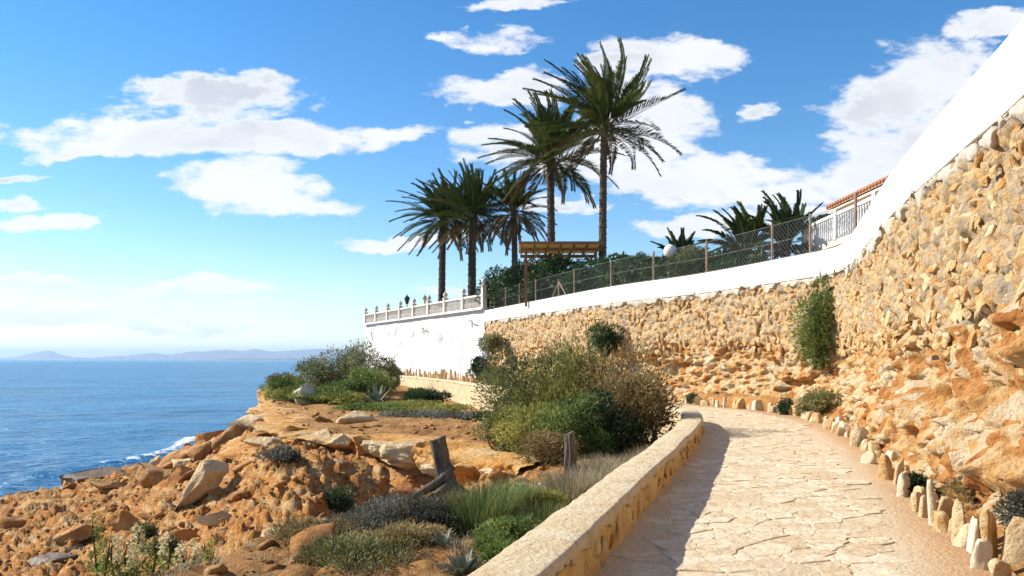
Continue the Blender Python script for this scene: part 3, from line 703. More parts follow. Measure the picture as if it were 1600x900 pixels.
# ------------------------------------------------------------------ chain-link fence
def build_fence():
    root = empty('chain_link_fence', (wx[0], 20, PT), 'chain link fence on brown posts along the white parapet', 'fence')
    us = wx / np.maximum(wy, .1)
    def onwall(px):
        ok = np.where(wy > 19)[0]; i = ok[int(np.argmin(np.abs(us[ok] - (px - 800) / 1246)))]; return i
    H = 1.18
    ip = [onwall(p) for p in (1326, 1259, 1199, 1097, 1015, 949, 892, 833, 807, 786, 768)]; ip = sorted(set(ip))
    P = lambda i, z, b=-.18: Vector((wx[i] + wnx[i] * b, wy[i] + wny[i] * b, z))
    for i in ip: MB().lathe(P(i, PT - .03), [(.04, 0), (.04, H + .06), (.03, H + .1)], 8).build('post', MATS['post_metal'], root)
    i = onwall(868)
    MB().lathe(P(i, PT - .03), [(.05, 0), (.05, .95)], 8).build('post', MATS['post_metal'], root)
    for sg in (-1, 1):
        j = i + sg * 9; MB().tube([P(i, PT + .8), P(j, PT + .02)], .035, 6).build('brace', MATS['post_metal'], root)
    a, b = ip[0], ip[-1]
    for z in (.06, .6, H): MB().tube([P(k, PT + z, -.16) for k in range(a, b + 1, 3)], .006, 4).build('tension_wire', MATS['wire'], root)
    # woven wire: zigzag strands
    seg0 = wtt[a]; L = wtt[b] - seg0; w = .085; n = int(L / w); K = 14; V, Fc = [], []
    hs = np.linspace(.03, H, K + 1); base = 0; rad = .0042
    for k in range(n):
        for ph in (0,):
            s_ = seg0 + k * w + np.where(np.arange(K + 1) % 2 == 0, -.5, .5) * w * (1 if k % 2 else -1) + w * .5
            X = np.interp(s_, wtt, wx) - np.interp(s_, wtt, wnx) * .16; Y_ = np.interp(s_, wtt, wy) - np.interp(s_, wtt, wny) * .16; Z = PT + hs
            c = np.stack([X, Y_, Z], 1)
            tri = np.array([(rad, 0, 0), (-rad * .5, rad * .87, 0), (-rad * .5, -rad * .87, 0)])
            V.append((c[:, None] + tri[None]).reshape(-1, 3)); q = np.arange(K)[:, None] * 3 + np.arange(3)[None]; q2 = np.arange(K)[:, None] * 3 + (np.arange(3)[None] + 1) % 3
            Fc.append(np.stack([q, q2, q2 + 3, q + 3], -1).reshape(-1, 4) + base); base += len(c) * 3
    tag(obj('wire_mesh', np.vstack(V), np.vstack(Fc), MATS['wire'], root), kind='stuff')
    # dark end post beside the balustrade
    e = MB().lathe((-1.2, 52.9, PT - .1), [(.09, 0), (.09, 2.5), (.05, 2.6)], 8).build('end_post', MATS['black_metal']); tag(e, 'dark upright post where fence meets the balustrade', 'post')
build_fence()

# ------------------------------------------------------------------ pergola, lamps, house
def build_pergola():
    D = 45.0; root = empty('pergola', (1.4, D, 4.6), 'wooden pergola with tan reed roof behind the fence', 'pergola')
    x0, x1 = at(822, 0, D)[0], at(931, 0, D)[0]; zt = 7.75; back = D + 2.6
    for X in (x0, x1):
        for Y_, z in ((D, zt), (back, zt - .06)):
            MB().box((X, Y_, (4.6 + z) / 2), (.14, .14, z - 4.6)).build('post', MATS['wood'], root)
        MB().bar((X, D + .05, zt - .7), (X, D + .75, zt - .1), .09).build('brace', MATS['wood'], root)
        sg = 1 if X == x0 else -1
        MB().bar((X + sg * .05, D, zt - .85), (X + sg * .8, D, zt - .08), .1).build('brace', MATS['wood'], root)
    for Y_, z in ((D, zt), (back, zt - .06)): MB().bar((x0 - .3, Y_, z + .08), (x1 + .3, Y_, z + .08), .12, .18).build('beam', MATS['wood'], root)
    for k in range(7):
        X = x0 - .25 + (x1 - x0 + .5) * k / 6
        MB().bar((X, D - .5, zt + .28), (X, back + .5, zt + .20), .07, .12).build('rafter', MATS['wood'], root)
    MB().bar(((x0 + x1) / 2, D - .55, zt + .37), ((x0 + x1) / 2, back + .55, zt + .29), x1 - x0 + .8, .04).build('roof_mat', MATS['reed_mat'], root)
    MB().bar((x0 - .42, D - .58, zt + .36), (x1 + .42, D - .58, zt + .36), .05, .16).build('fascia', MATS['wood'], root)
build_pergola()
def lantern(px, py, D, label, glass):
    x, y, z = at(px, py, D); root = empty('street_lamp', (x, y, 4.6), label, 'lamp')
    MB().lathe((x, y, 4.6), [(.12, 0), (.10, .3), (.045, .4), (.04, z - 4.9), (.09, z - 4.85)], 10).build('pole', MATS['black_metal'], root, True)
    MB().lathe((x, y, z - .28), [(.11, 0), (.24, .45), (.25, .47)], 6).build('glass', glass, root)
    MB().lathe((x, y, z + .19), [(.30, 0), (.27, .05), (.12, .22), (.04, .27), (.05, .33), (.015, .42)], 6).build('roof', MATS['black_metal'] if glass is MATS['black_metal'] else MATS['post_metal'], root)
lantern(636, 470, 70, 'black lantern street lamp above the balustrade', MATS['black_metal'])
lantern(664, 470, 72, 'pale glass lantern street lamp above the balustrade', MATS['lamp_glass'])
x, y, z = at(1047, 392, 33.5)
g = empty('globe_lamp', (x, y, 4.6), 'white globe garden lamp behind the fence', 'lamp')
MB().lathe((x, y, 4.6), [(.05, 0), (.04, z - 4.6 - .2), (.09, z - 4.6 - .2)], 8).build('pole', MATS['black_metal'], g)
v, f = ico(4); obj('globe', v * .27 + (x, y, z), f, MATS['globe'], g)
def build_house():
    h = empty('house', (15, 26, 4.6), 'house corner with tiled eave and yellow awning above the parapet', 'house')
    MB().box((19, 27, 6.6), (8, 14, 4)).build('wall', MATS['house_wall'], h)
    zr = 8.02; rf = MB(); rf.bar((13.55, 34, zr), (13.55, 18, zr), .1, .14); 
    roof = MB(); roof.v = [(13.5, 34.2, zr + .08), (13.5, 18, zr + .08), (19, 18, zr + 1.6), (19, 34.2, zr + 1.6), (13.5, 34.2, zr - .02), (13.5, 18, zr - .02), (19, 18, zr + 1.4), (19, 34.2, zr + 1.4)]
    roof.f = [(0, 1, 2, 3), (7, 6, 5, 4), (0, 4, 5, 1), (1, 5, 6, 2), (2, 6, 7, 3), (3, 7, 4, 0)]
    ro = roof.build('roof', MATS['roof_tile'], h)
    tile = MB().tube([(0, 0, 0), (.9, 0, .25)], .09, 8); tm = mesh_of('tile', tile.v, tile.f, MATS['roof_tile'])
    for k in range(58): inst('tile', tm, (13.46, 34.1 - k * .27, zr + .10), parent=ro)
    MB().box((14.3, 26, zr - .10), (1.5, 16, .08)).build('soffit', MATS['house_wall'], h)
    aw = MB(); aw.v = [(14.9, 33.6, zr - .2), (14.9, 22, zr - .2), (13.9, 22, zr - .75), (13.9, 33.6, zr - .75), (14.9, 33.6, zr - .24), (14.9, 22, zr - .24), (13.9, 22, zr - .79), (13.9, 33.6, zr - .79)]
    aw.f = roof.f; aw.build('awning', MATS['awning'], h)
    b = empty('balcony', (12, 31, 4.6), 'cream balcony with white balusters behind the right end of the fence', 'balcony')
    MB().box((13.4, 29.6, 5.95), (2.8, 6.6, .22)).build('slab', MATS['house_wall'], b); MB().box((13.6, 29.6, 5.2), (2.2, 6.2, 1.28)).build('base_wall', MATS['house_wall'], b)
    MB().bar((12.08, 32.8, 7.0), (12.08, 26.3, 7.0), .16, .12).build('top_rail', MATS['whitewash'], b)
    MB().bar((12.15, 32.82, 7.0), (14.6, 32.82, 7.0), .16, .12).build('top_rail', MATS['whitewash'], b)
    q = MB().lathe((0, 0, 0), [(.05, 0), (.035, .08), (.065, .28), (.035, .5), (.03, .7), (.05, .8), (.05, .88)], 8); qm = mesh_of('baluster', q.v, q.f, MATS['whitewash'])
    for k in range(31): inst('baluster', qm, (12.08, 32.7 - k * .205, 6.06), parent=b)
    for k in range(10): inst('baluster', qm, (12.35 + k * .22, 32.82, 6.06), parent=b)
    for Y_ in (32.82, 29.6, 26.4): MB().box((12.08, Y_, 6.6), (.24, .24, 1.1)).build('post', MATS['whitewash'], b)
    MB().bar((8.3, 33.4, 5.0), (11.9, 33.0, 5.75), .25, .35).build('stair_wall', MATS['house_wall'], b)
build_house()

# ------------------------------------------------------------------ palms
def frond(P0, az, el, L, wind, droop, r, dense=80, lw=.075, lf=.5):
    n = 16; d = np.array([math.cos(el) * math.cos(az), math.cos(el) * math.sin(az), math.sin(el)]); p = np.array(P0, float); pts = [p.copy()]; dirs = [d.copy()]
    for k in range(n):
        f = (k + 1) / n; d = d + np.array((wind[0], wind[1], wind[2] - droop)) * (.35 + f) / n * 1.6; d /= np.linalg.norm(d); p = p + d * L / n; pts.append(p.copy()); dirs.append(d.copy())
    pts = np.array(pts); dirs = np.array(dirs)
    side = np.cross(dirs[0], (0, 0, 1)); side /= np.linalg.norm(side) + 1e-9
    V, Fc, T = [], [], []; b = 0
    for i in range(n):                                   # rachis: a flat triangular strip
        w0, w1 = .045 * (1 - i / n) + .008, .045 * (1 - (i + 1) / n) + .008
        for e, w in ((i, w0), (i + 1, w1)): V += [pts[e] - side * w, pts[e] + side * w, pts[e] - np.array((0, 0, w))]
        Fc += [(b, b + 1, b + 4, b + 3), (b + 1, b + 2, b + 5, b + 4), (b + 2, b, b + 3, b + 5)]; b += 6; T += [.95] * 6
    base_t = r.uniform(.15, .7)
    for k in range(dense):
        f = .14 + .86 * (k + r.uniform(-.3, .3)) / dense; f = min(max(f, .1), .995); q = f * n; i = min(int(q), n - 1); w = q - i
        p = pts[i] * (1 - w) + pts[i + 1] * w; d = dirs[i] * (1 - w) + dirs[i + 1] * w; s_ = np.cross(d, (0, 0, 1)); s_ /= np.linalg.norm(s_) + 1e-9; up = np.cross(s_, d)
        ll = L * .19 * math.sin(min(1, f * 1.15 + .12) * math.pi * .86 + .25) * r.uniform(.8, 1.15) * lf * 2 + .12
        for sg in (-1, 1):
            a = d * .8 + s_ * sg * .55 + up * r.uniform(.05, .45) + np.array(wind) * .55; a /= np.linalg.norm(a)
            tip = p + a * ll + np.array((0, 0, -.13 * ll)); mid = p + a * ll * .5 + up * .02
            wv = np.cross(a, up); wv = wv / (np.linalg.norm(wv) + 1e-9) * lw * .5
            V += [p, mid - wv, tip, mid + wv]; Fc.append((b, b + 1, b + 2, b + 3)); b += 4; T += [base_t + r.uniform(-.15, .2)] * 4
    return V, Fc, T
def palm(px, D, ztop, label, flen, n, tr, seed, wind=(-.35, .05, .08), lean=0, el0=-38, dry=6, zb=4.6, group='date palms on the terrace', cat='palm tree', mats=('palm_green', 'palm_dry')):
    r = random.Random(seed); x = (px - 800) / 1246 * D; root = empty('palm_tree', (x, D, zb), label, cat, group)
    H = ztop - zb; rows = max(8, int(H / .10)); nc = 18; V = []
    for i in range(rows + 1):
        f = i / rows; z = zb + H * f; cx = x + lean * (f - .2 * math.sin(f * 3.1)); rad = tr * (1.12 - .22 * f + .35 * max(0, f - .93) / .07)
        for k in range(nc):
            ph = (k / nc * 9 + (i % 4) / 4 * 1.0 + (i // 4) * .5) % 1; bump = (1 - abs(ph * 2 - 1)) * (1 - (i % 4) / 5)
            a = 2 * math.pi * k / nc; rr = rad * (.88 + .24 * bump + r.uniform(-.04, .04)); V.append((cx + rr * math.cos(a), D + rr * math.sin(a), z))
    obj('trunk', V, grid_faces(rows + 1, nc + 1)[:0] if False else np.array([(i * nc + k, i * nc + (k + 1) % nc, (i + 1) * nc + (k + 1) % nc, (i + 1) * nc + k) for i in range(rows) for k in range(nc)]), MATS['trunk_bark'], root, False)
    top = np.array((x + lean * (1 - .2 * math.sin(3.1)), D, ztop))
    for k in range(n):
        f = (k + .5) / n; el = R(86 - (86 - el0) * f ** 1.15) + r.uniform(-.1, .1); az = k * 2.39996 + r.uniform(-.25, .25); L = flen * r.uniform(.85, 1.08) * (.8 + .2 * math.sin(f * 3.1))
        st = top + np.array((math.cos(az), math.sin(az), 0)) * tr * .7 + (0, 0, r.uniform(-.35, .2) - f * .25)
        v, fc, t = frond(st, az, el, L, (wind[0] * r.uniform(.6, 1.3), wind[1], wind[2]), .36 + .40 * f, r)
        obj('frond', v, fc, MATS[mats[1]] if k >= n - dry else MATS[mats[0]], root, False, t)
palm(690, 62, 12.7, 'date palm nearest the sea, full bushy crown, leftmost of the group', 4.2, 60, .26, 1, (-.34, 0, .10), .15)
palm(737, 59, 12.3, 'dark date palm second from the sea with thick trunk', 4.4, 60, .29, 2, (-.16, 0, .26), .1)
palm(805, 57, 12.3, 'smaller date palm with drooping yellowish fronds left of the pergola', 3.4, 42, .22, 3, (.05, 0, -.02), -.1, -50, 14)
palm(862, 52, 14.75, 'tall date palm with wide spreading crown behind the pergola', 4.8, 62, .25, 4, (-.26, 0, .10), -.1, -32, 8)
palm(941, 47, 15.4, 'tallest date palm with windswept crown right of the pergola', 4.9, 62, .22, 5, (-.50, .05, .34), .12, -28, 5)
palm(868, 50, 6.9, 'low bushy palm behind the pergola posts', 2.4, 34, .25, 6, (-.05, 0, 0), 0, -25, 5, group='low palms behind the fence')
palm(1062, 36, 6.1, 'low pale palm beside the globe lamp', 1.5, 26, .16, 7, (-.1, 0, .1), 0, -10, 3, group='low palms behind the fence')
palm(1165, 32, 6.0, 'low arching palm behind the fence, left of the taller arching one', 2.3, 34, .2, 8, (-.30, 0, -.12), 0, -25, 8, group='low palms behind the fence')
palm(1228, 33, 6.5, 'dark arching palm beside the balcony', 2.3, 30, .2, 9, (-.35, 0, -.05), 0, -10, 2, group='low palms behind the fence', mats=('leaf_dark', 'palm_green'))

# ------------------------------------------------------------------ shrubs
def leaves(blobs, n, ln, wd, r, up=.35, out=.9, shell=.5, thin=.25):
    """leaf-sized faces spread through lumpy volumes: verts, quads, tint"""
    B = np.array(blobs, float); vol = (B[:, 3] * B[:, 4] * B[:, 5]) ** .67; k = r.choice(len(B), n, p=vol / vol.sum()); b = B[k]
    d = r.normal(size=(n, 3)); d /= np.linalg.norm(d, axis=1)[:, None]; rad = r.uniform(shell, 1, n) ** .6
    lump = 1 + .42 * fbm(d * 2.2 + k[:, None] * 3.7, 3, 3)
    p = b[:, :3] + d * b[:, 3:6] * (rad * lump)[:, None]
    keep = fbm(p * 2.6, 3, 17) > -1 + thin * 2 - .5; p, d, k, rad = p[keep], d[keep], k[keep], rad[keep]; n = len(p)
    a = d * out + r.normal(size=(n, 3)) * .55 + np.array((0, 0, up)); a /= np.linalg.norm(a, axis=1)[:, None]
    s_ = np.cross(a, r.normal(size=(n, 3))); s_ /= np.linalg.norm(s_, axis=1)[:, None]
    L = (ln * r.uniform(.6, 1.4, n))[:, None]; w = (wd * r.uniform(.7, 1.3, n))[:, None]
    V = np.stack([p, p + a * L * .5 + s_ * w * .5, p + a * L, p + a * L * .5 - s_ * w * .5], 1).reshape(-1, 3)
    t = np.clip(.45 + fbm(p * 1.3, 3, 29) * .35 + r.uniform(-.22, .22, n) + (B[k, 6] if B.shape[1] > 6 else 0), 0, 1)
    return V, np.arange(n * 4).reshape(-1, 4), np.repeat(t, 4)
def shrub(px, D, w, h, label, m, n=5000, ln=.09, wd=.03, seed=0, cat='shrub', group=None, zbase=None, lumps=9, up=.35, name='shrub', depth=None, stems=7, thin=.25):
    r = np.random.default_rng(seed + 100); x = (px - 800) / 1246 * D; z = gz(x, D) if zbase is None else zbase; dp = depth or w
    root = empty(name, (x, D, z), label, cat, group); B = []
    for k in range(lumps):
        a = r.uniform(0, 6.28); q = r.uniform(0, .8) ** .7; hh = r.uniform(.22, .86) * (1 - .35 * q); s_ = r.uniform(.15, .33)
        B.append((x + math.cos(a) * q * w * .5, D + math.sin(a) * q * dp * .5, z + hh * h, w * s_, dp * s_, h * s_ * .95, r.uniform(-.2, .2)))
    B.append((x, D, z + h * .38, w * .36, dp * .36, h * .36, -.1))
    v, f, t = leaves(B, n, ln, wd, r, up, thin=thin); v[:, 2] = np.maximum(v[:, 2], z - .05)
    obj('foliage', v, f, MATS[m], root, False, t)
    s = MB()
    for k in range(stems):
        b = B[k % len(B)]; e = Vector(b[:3]); o = Vector((x + r.uniform(-.12, .12) * w, D + r.uniform(-.1, .1) * dp, z - .05)); mid = o.lerp(e, .5) + Vector(r.uniform(-.08, .08, 3)) * w
        s.tube([o, mid, e, e + Vector(r.uniform(-.3, .3, 3)) * w * .4], [.02 + .012 * w, .015 + .007 * w, .008, .004], 5)
    s.build('stems', MATS['stem'], root, True)
    return root
# big clump by the bend of the low wall
shrub(818, 20.3, 1.9, 2.1, 'grey-olive shrub at the left of the big clump by the path', 'leaf_olive', 9000, .10, .03, 1)
shrub(850, 19.5, 2.4, 3.0, 'tall brownish-olive shrub in the middle of the big clump', 'leaf_olive', 10000, .10, .03, 2)
shrub(903, 18.6, 2.3, 2.8, 'yellow-green broom-like shrub in the big clump below the stone wall', 'leaf_yellow', 9000, .13, .02, 3, up=.9)
shrub(965, 18.2, 2.2, 2.7, 'tall dry brown shrub in the big clump', 'leaf_dry', 9000, .11, .025, 4, up=.7)
shrub(1012, 17.4, 1.7, 2.2, 'dark brown shrub leaning over the low wall bend', 'leaf_dry', 8000, .10, .03, 5, up=.5)
shrub(940, 17.0, 1.4, 1.35, 'dense dark green shrub in the shade of the big clump', 'leaf_dark', 9000, .09, .03, 6)  # dark leaves put the shaded area of the clump into the colour
shrub(893, 16.6, 1.6, 1.5, 'bright green feathery shrub at the front of the big clump', 'leaf_green', 9000, .10, .022, 7, up=.6)
shrub(825, 17.2, 1.7, 1.25, 'low yellowish shrub overhanging the orange cliff recess', 'leaf_yellow', 8000, .09, .025, 8)
shrub(787, 18.4, 1.2, .9, 'small olive bush at the left foot of the big clump', 'leaf_olive', 5000, .09, .028, 9)
shrub(860, 15.9, 1.2, .8, 'rusty dry low bush on the lip of the orange recess', 'leaf_dry', 4500, .08, .024, 10)
# on and under the retaining wall
shrub(1279, 23.6, 1.35, 2.75, 'tall green climbing bush hanging on the stone wall corner', 'leaf_green', 11000, .13, .028, 11, zbase=1.35, depth=.9, name='wall_bush', lumps=22, thin=.4)
shrub(945, 34.6, 1.3, 1.5, 'round dark green bush growing from the stone wall above the clump', 'leaf_dark', 6000, .10, .04, 12, zbase=1.75, depth=1.0, name='wall_bush')
shrub(1272, 21.6, 1.15, .75, 'olive bush at the wall foot behind the edging stones', 'leaf_olive', 6000, .07, .022, 13)
shrub(1229, 23.0, .6, .5, 'small dark green bush beside the larger olive bush at the wall foot', 'leaf_dark', 3000, .06, .025, 14)
shrub(1084, 28.2, .65, .5, 'small dark bush between edging stones at the far bend', 'leaf_dark', 2500, .06, .026, 15)
shrub(1431, 9.35, .30, .25, 'small dark green succulent between upright stones', 'leaf_dark', 900, .06, .03, 16, stems=3)
shrub(1594, 6.6, .42, .45, 'grey-purple bush at the right edge of the picture', 'leaf_grey', 3500, .045, .014, 17)
shrub(1528, 8.3, .5, .28, 'dry golden low bush behind the tall edging stones', 'leaf_dry', 2500, .05, .014, 18)
shrub(1078, 33, .9, .4, 'small scrubby tuft on the stone wall ledge', 'leaf_olive', 1200, .08, .03, 19, zbase=2.9, name='wall_bush', depth=.5)
for k, (px, D, w, h, zb, m) in enumerate([(770, 48.5, 1.5, 1.5, 2.0, 'leaf_olive'), (752, 48, 1.5, 1.6, .3, 'leaf_dark'), (776, 46, 1.7, 1.2, .2, 'leaf_olive')]):
    shrub(px, D, w, h, ['olive tuft high on the wall where stone meets whitewash', 'dark bush at the foot of the whitewashed wall corner', 'olive bush low at the end of the stone wall'][k], m, 2500, .15, .06, 20 + k, zbase=zb)
# promontory
PB = 'shrubs on the promontory'
for k, (px, D, w, h, m, lab) in enumerate([
    (562, 50, 3.0, 3.1, 'leaf_olive', 'tallest dark olive bush on the promontory beside the whitewashed wall'),
    (522, 50, 3.0, 2.6, 'leaf_olive', 'broad olive bush on the promontory left of the tallest one'),
    (487, 49, 2.9, 2.1, 'leaf_olive', 'sloping brown-green bush towards the promontory tip'),
    (455, 47.5, 2.3, 1.3, 'leaf_green', 'low green bush spilling over the promontory edge'),
    (441, 51, 1.7, 1.3, 'leaf_dry', 'small round brown bush at the tip of the promontory'),
    (572, 46, 2.5, 1.8, 'leaf_green', 'bright green rounded bush before the taller promontory bushes'),
    (530, 45, 2.4, 1.1, 'leaf_green', 'low green bush at the front of the promontory'),
    (615, 62, 1.3, 1.1, 'leaf_olive', 'small bush by the left end of the far low wall'),
    (480, 45, 2.0, .8, 'leaf_green', 'flat green mat bush on the promontory slope'),
    (598, 52, 2.0, 1.9, 'leaf_olive', 'olive bush in the corner between promontory and far low wall'),
    (668, 40, 1.6, .75, 'leaf_dark', 'dark bush against the far low wall'),
    (470, 44.5, 2.6, .7, 'leaf_yellow', 'yellow-green mat running down the headland'), (505, 43.5, 2.8, .6, 'leaf_green', 'low green cover at the middle of the headland front'), (545, 42, 2.8, .5, 'leaf_yellow', 'yellowish low cover in front of the headland bushes'),
    (392, 47, 1.7, .8, 'leaf_olive', 'olive bush among the boulders below the promontory')]):
    shrub(px, D, w * 1.15, h * 1.18, lab, m, 6000, .16, .055, 40 + k, group=PB)
for k, (px, D, w, h, m, lab) in enumerate([
    (640, 38, 3.4, .35, 'leaf_yellow', 'yellow-green succulent mat before the far low wall'), (690, 35, 2.6, .35, 'leaf_yellow', 'bright yellow-green mat near the right of the far low wall'),
    (600, 37, 3.0, .32, 'leaf_green', 'green succulent mat left on the plateau'), (560, 38, 2.6, .35, 'leaf_green', 'green mat below the bright rounded bush'), (720, 31, 2.6, .28, 'leaf_grey', 'dark grey scrub mat on the bare plateau'),
    (650, 31.5, 2.6, .25, 'leaf_grey', 'grey scrub mat left of the other grey one on the plateau'), (755, 31, 1.7, .3, 'leaf_dark', 'dark low scrub at the foot of the far low wall')]):
    shrub(px, D, w, h, lab, m, 4500, .09, .045, 60 + k, name='ground_cover_plant', cat='plant', lumps=16, stems=2)
for k, (px, D, w, h, m, lab) in enumerate([
    (533, 17.8, .75, .6, 'leaf_dark', 'dark bush on the orange slope below the ledge'), (445, 19.5, .9, .4, 'leaf_grey', 'grey-green bush on the slope beneath the left rocks'),
    (560, 16, .9, .25, 'leaf_olive', 'dry flat scrub on the orange slope'), (225, 19.5, .55, .35, 'leaf_olive', 'tuft between the yellow boulders'), (250, 17.5, .5, .3, 'leaf_olive', 'low tuft at the foot of the slope boulders'),
    (590, 8.6, 1.0, .42, 'leaf_grey', 'large silver-grey cushion bush in the foreground'), (655, 8.9, .9, .42, 'leaf_grey', 'silver-grey cushion bush right of the larger one'), (700, 9.4, .8, .30, 'leaf_dry', 'dry tangled scrub under the leaning stump'),
    (640, 7.6, .7, .22, 'leaf_dry', 'brown matted scrub below the silver bushes'), (480, 8.2, 1.0, .16, 'leaf_dry', 'flat brown scrub along the foreground edge'), (560, 7.2, 1.0, .16, 'leaf_olive', 'flat olive scrub at the bottom edge of the picture'),
    (800, 8.0, .6, .30, 'leaf_green', 'bright green leafy plant against the low wall'), (775, 7.2, .5, .25, 'leaf_green', 'small bright green plant low by the wall near the agave'), (850, 9.8, .6, .3, 'leaf_yellow', 'yellow-green herb clump by the low wall'),
    (1045, 14.9, .55, .35, 'leaf_yellow', 'pale green tuft at the outer side of the wall bend')]):
    shrub(px, D, w, h, lab, m, 5000 if D < 10 else 3000, .045 if D < 10 else .07, .012 if D < 10 else .025, 80 + k, lumps=12, stems=4, up=.5)
# hedge behind the fence
def hedge():
    r = np.random.default_rng(77); B = []
    for px, D, top in [(775, 53.5, 428), (800, 51, 420), (830, 48, 414), (860, 46.5, 412), (890, 44, 410), (920, 42.5, 410), (950, 40.5, 408), (985, 38.5, 406), (1015, 37, 405), (1045, 35.6, 404), (1075, 34.5, 398), (1105, 33, 398), (1140, 32, 396), (1175, 31, 396)]:
        zt = at(0, top, D)[2]; 
        for j in range(3): B.append(((px - 800) / 1246 * D + r.uniform(-.5, .5), D + r.uniform(-.2, .8), 4.6 + (zt - 4.6) * (.25 + .24 * j), 1.15, .8, (zt - 4.6) * .38, r.uniform(-.2, .1)))
    root = empty('hedge', (4, 42, 4.6), 'long dark green hedge behind the chain link fence', 'hedge')
    v, f, t = leaves(B, 60000, .17, .10, r, .2, thin=.05); obj('foliage', v, f, MATS['leaf_dark'], root, False, t)
    s = MB()
    for b in B[::3]: s.tube([(b[0], b[1], 4.5), (b[0] + .1, b[1], b[2])], [.05, .02], 5)
    s.build('stems', MATS['stem'], root, True)
hedge()
shrub(1075, 33, 2.0, 1.6, 'grey-green tree-like shrub beside the globe lamp', 'leaf_olive', 7000, .12, .04, 120, zbase=4.6)
shrub(618, 74, 2.6, 1.5, 'dark garden shrub showing above the balustrade by the black lantern', 'leaf_dark', 2500, .2, .08, 121, zbase=4.6)

# ------------------------------------------------------------------ grasses, agaves, flower stalks
def blades(cx, cy, w, n, h, r, lean=.5, bw=.008, zfn=None):
    a = r.uniform(0, 6.28, n); q = np.sqrt(r.uniform(0, 1, n)) * w * .5; x = cx + np.cos(a) * q; y = cy + np.sin(a) * q
    z = ground_z(x, y); L = h * r.uniform(.5, 1.15, n); az = a + r.normal(0, .7, n); ln = lean * r.uniform(.2, 1, n) * (.35 + q / (w * .5 + 1e-6))
    dx, dy = np.cos(az) * ln, np.sin(az) * ln; s_ = np.stack([-np.sin(az), np.cos(az), az * 0], 1) * bw / 2; P = np.stack([x, y, z - .03], 1); V = []
    for f, wf in ((0, 1), (.45, .85), (.8, .5), (1, .08)):
        c = P + np.stack([dx * L * f ** 1.8, dy * L * f ** 1.8, L * (f - .25 * ln * f * f)], 1); V += [c - s_ * wf, c + s_ * wf]
    V = np.stack(V, 1).reshape(-1, 3); i = np.arange(n)[:, None] * 8
    F_ = np.concatenate([np.stack([i + k, i + k + 1, i + k + 3, i + k + 2], -1).reshape(-1, 4) for k in (0, 2, 4)])
    return V, F_, np.repeat(np.clip(r.normal(.5, .2, n), 0, 1), 8)
def tuft(px, D, w, h, n, m, label, seed, lean=.5):
    r = np.random.default_rng(seed); x = (px - 800) / 1246 * D; root = empty('grass_tuft', (x, D, gz(x, D)), label, 'grass tuft', 'grass tufts by the low wall')
    v, f, t = blades(x, D, w, n, h, r, lean); obj('blades', v, f, MATS[m], root, False, t)
    v, f, t = blades(x, D, w * .8, n // 4, h * .55, r, lean * 1.6); obj('dry_blades', v, f, MATS['grass_dry'], root, False, t)
tuft(755, 9.0, .75, .55, 1500, 'grass_green', 'large green grass tuft right of the leaning stump', 1)
tuft(800, 9.6, .6, .42, 1000, 'grass_green', 'green grass tuft beside the larger one towards the low wall', 2)
tuft(855, 8.8, .55, .30, 900, 'grass_green', 'short yellow-green grass tuft against the low wall', 3)
for k, (px, D) in enumerate([(930, 12.3), (965, 13.0), (1000, 14.0), (945, 11.4), (905, 10.9), (985, 12.9), (1025, 15.0), (885, 10.6)]):
    tuft(px, D, .8, .42, 900, 'grass_dry', ['pale dry grass tuft right of the upright stump', 'dry grass tuft in the middle of the strip under the brown shrub', 'dry grass tuft below the dark brown shrub near the wall bend', 'dry grass tuft in front of the one right of the upright stump', 'dry grass tuft at the right foot of the upright stump', 'dry grass tuft against the outer face of the low wall', 'farthest dry grass tuft at the wall bend', 'dry grass tuft just in front of the upright stump'][k], 20 + k, .6)
tuft(1350, 14.6, .3, .35, 120, 'grass_green', 'small spiky green tuft between edging stones', 40, .9)
def ground_grass():
    r = np.random.default_rng(55); V, Fc, T = [], [], []; b = 0
    for k in range(260):
        D = r.uniform(5, 12); x = r.uniform(-3.4, 1.6)
        dl = sdist(np.array([x]), np.array([D]), LOW)[0][0]; s = -sdist(np.array([x]), np.array([D]), LIP)[0][0]
        if dl < LW + .1 or s > .3: continue
        v, f, t = blades(x, D, r.uniform(.2, .6), 46, r.uniform(.06, .18), r, .9, .007); V.append(v); Fc.append(f + b); T.append(t); b += len(v)
    o = obj('dry_ground_grass', np.vstack(V), np.vstack(Fc), MATS['grass_dry'], None, False, np.concatenate(T)); tag(o, 'short dry grass and litter over the foreground ground', 'grass', kind='stuff')
ground_grass()
def agave(px, D, size, n, label, seed, curl=.3):
    r = random.Random(seed); x, y, z = gx(px, D); root = empty('agave', (x, y, z), label, 'agave', 'agaves')
    for k in range(n):
        az = k * 2.4 + r.uniform(-.2, .2); el = R(80 - 62 * k / n); L = size * r.uniform(.8, 1.1); v = []; d0 = Vector((math.cos(az), math.sin(az), 0)); s_ = Vector((-d0.y, d0.x, 0)); m = 7
        for i in range(m):
            f = i / (m - 1); p = Vector((x, y, z - .02)) + d0 * (L * f * math.cos(el) + .03) + Vector((0, 0, L * f * math.sin(el) - curl * L * f * f * .6)); w = size * .11 * (math.sin(min(1, f + .28) * math.pi * .8) + .25) * (1 - f ** 3) + .002
            v += [p - s_ * w + Vector((0, 0, w * .5)), p - Vector((0, 0, w * .25)), p + s_ * w + Vector((0, 0, w * .5))]
        f_ = [(i * 3 + j, i * 3 + j + 1, i * 3 + j + 4, i * 3 + j + 3) for i in range(m - 1) for j in (0, 1)]
        obj('leaf', v, f_, MATS['agave'], root, True, [r.uniform(.3, .9)] * len(v))
agave(722, 6.9, .26, 22, 'grey-striped agave at the bottom edge beside the low wall', 1)
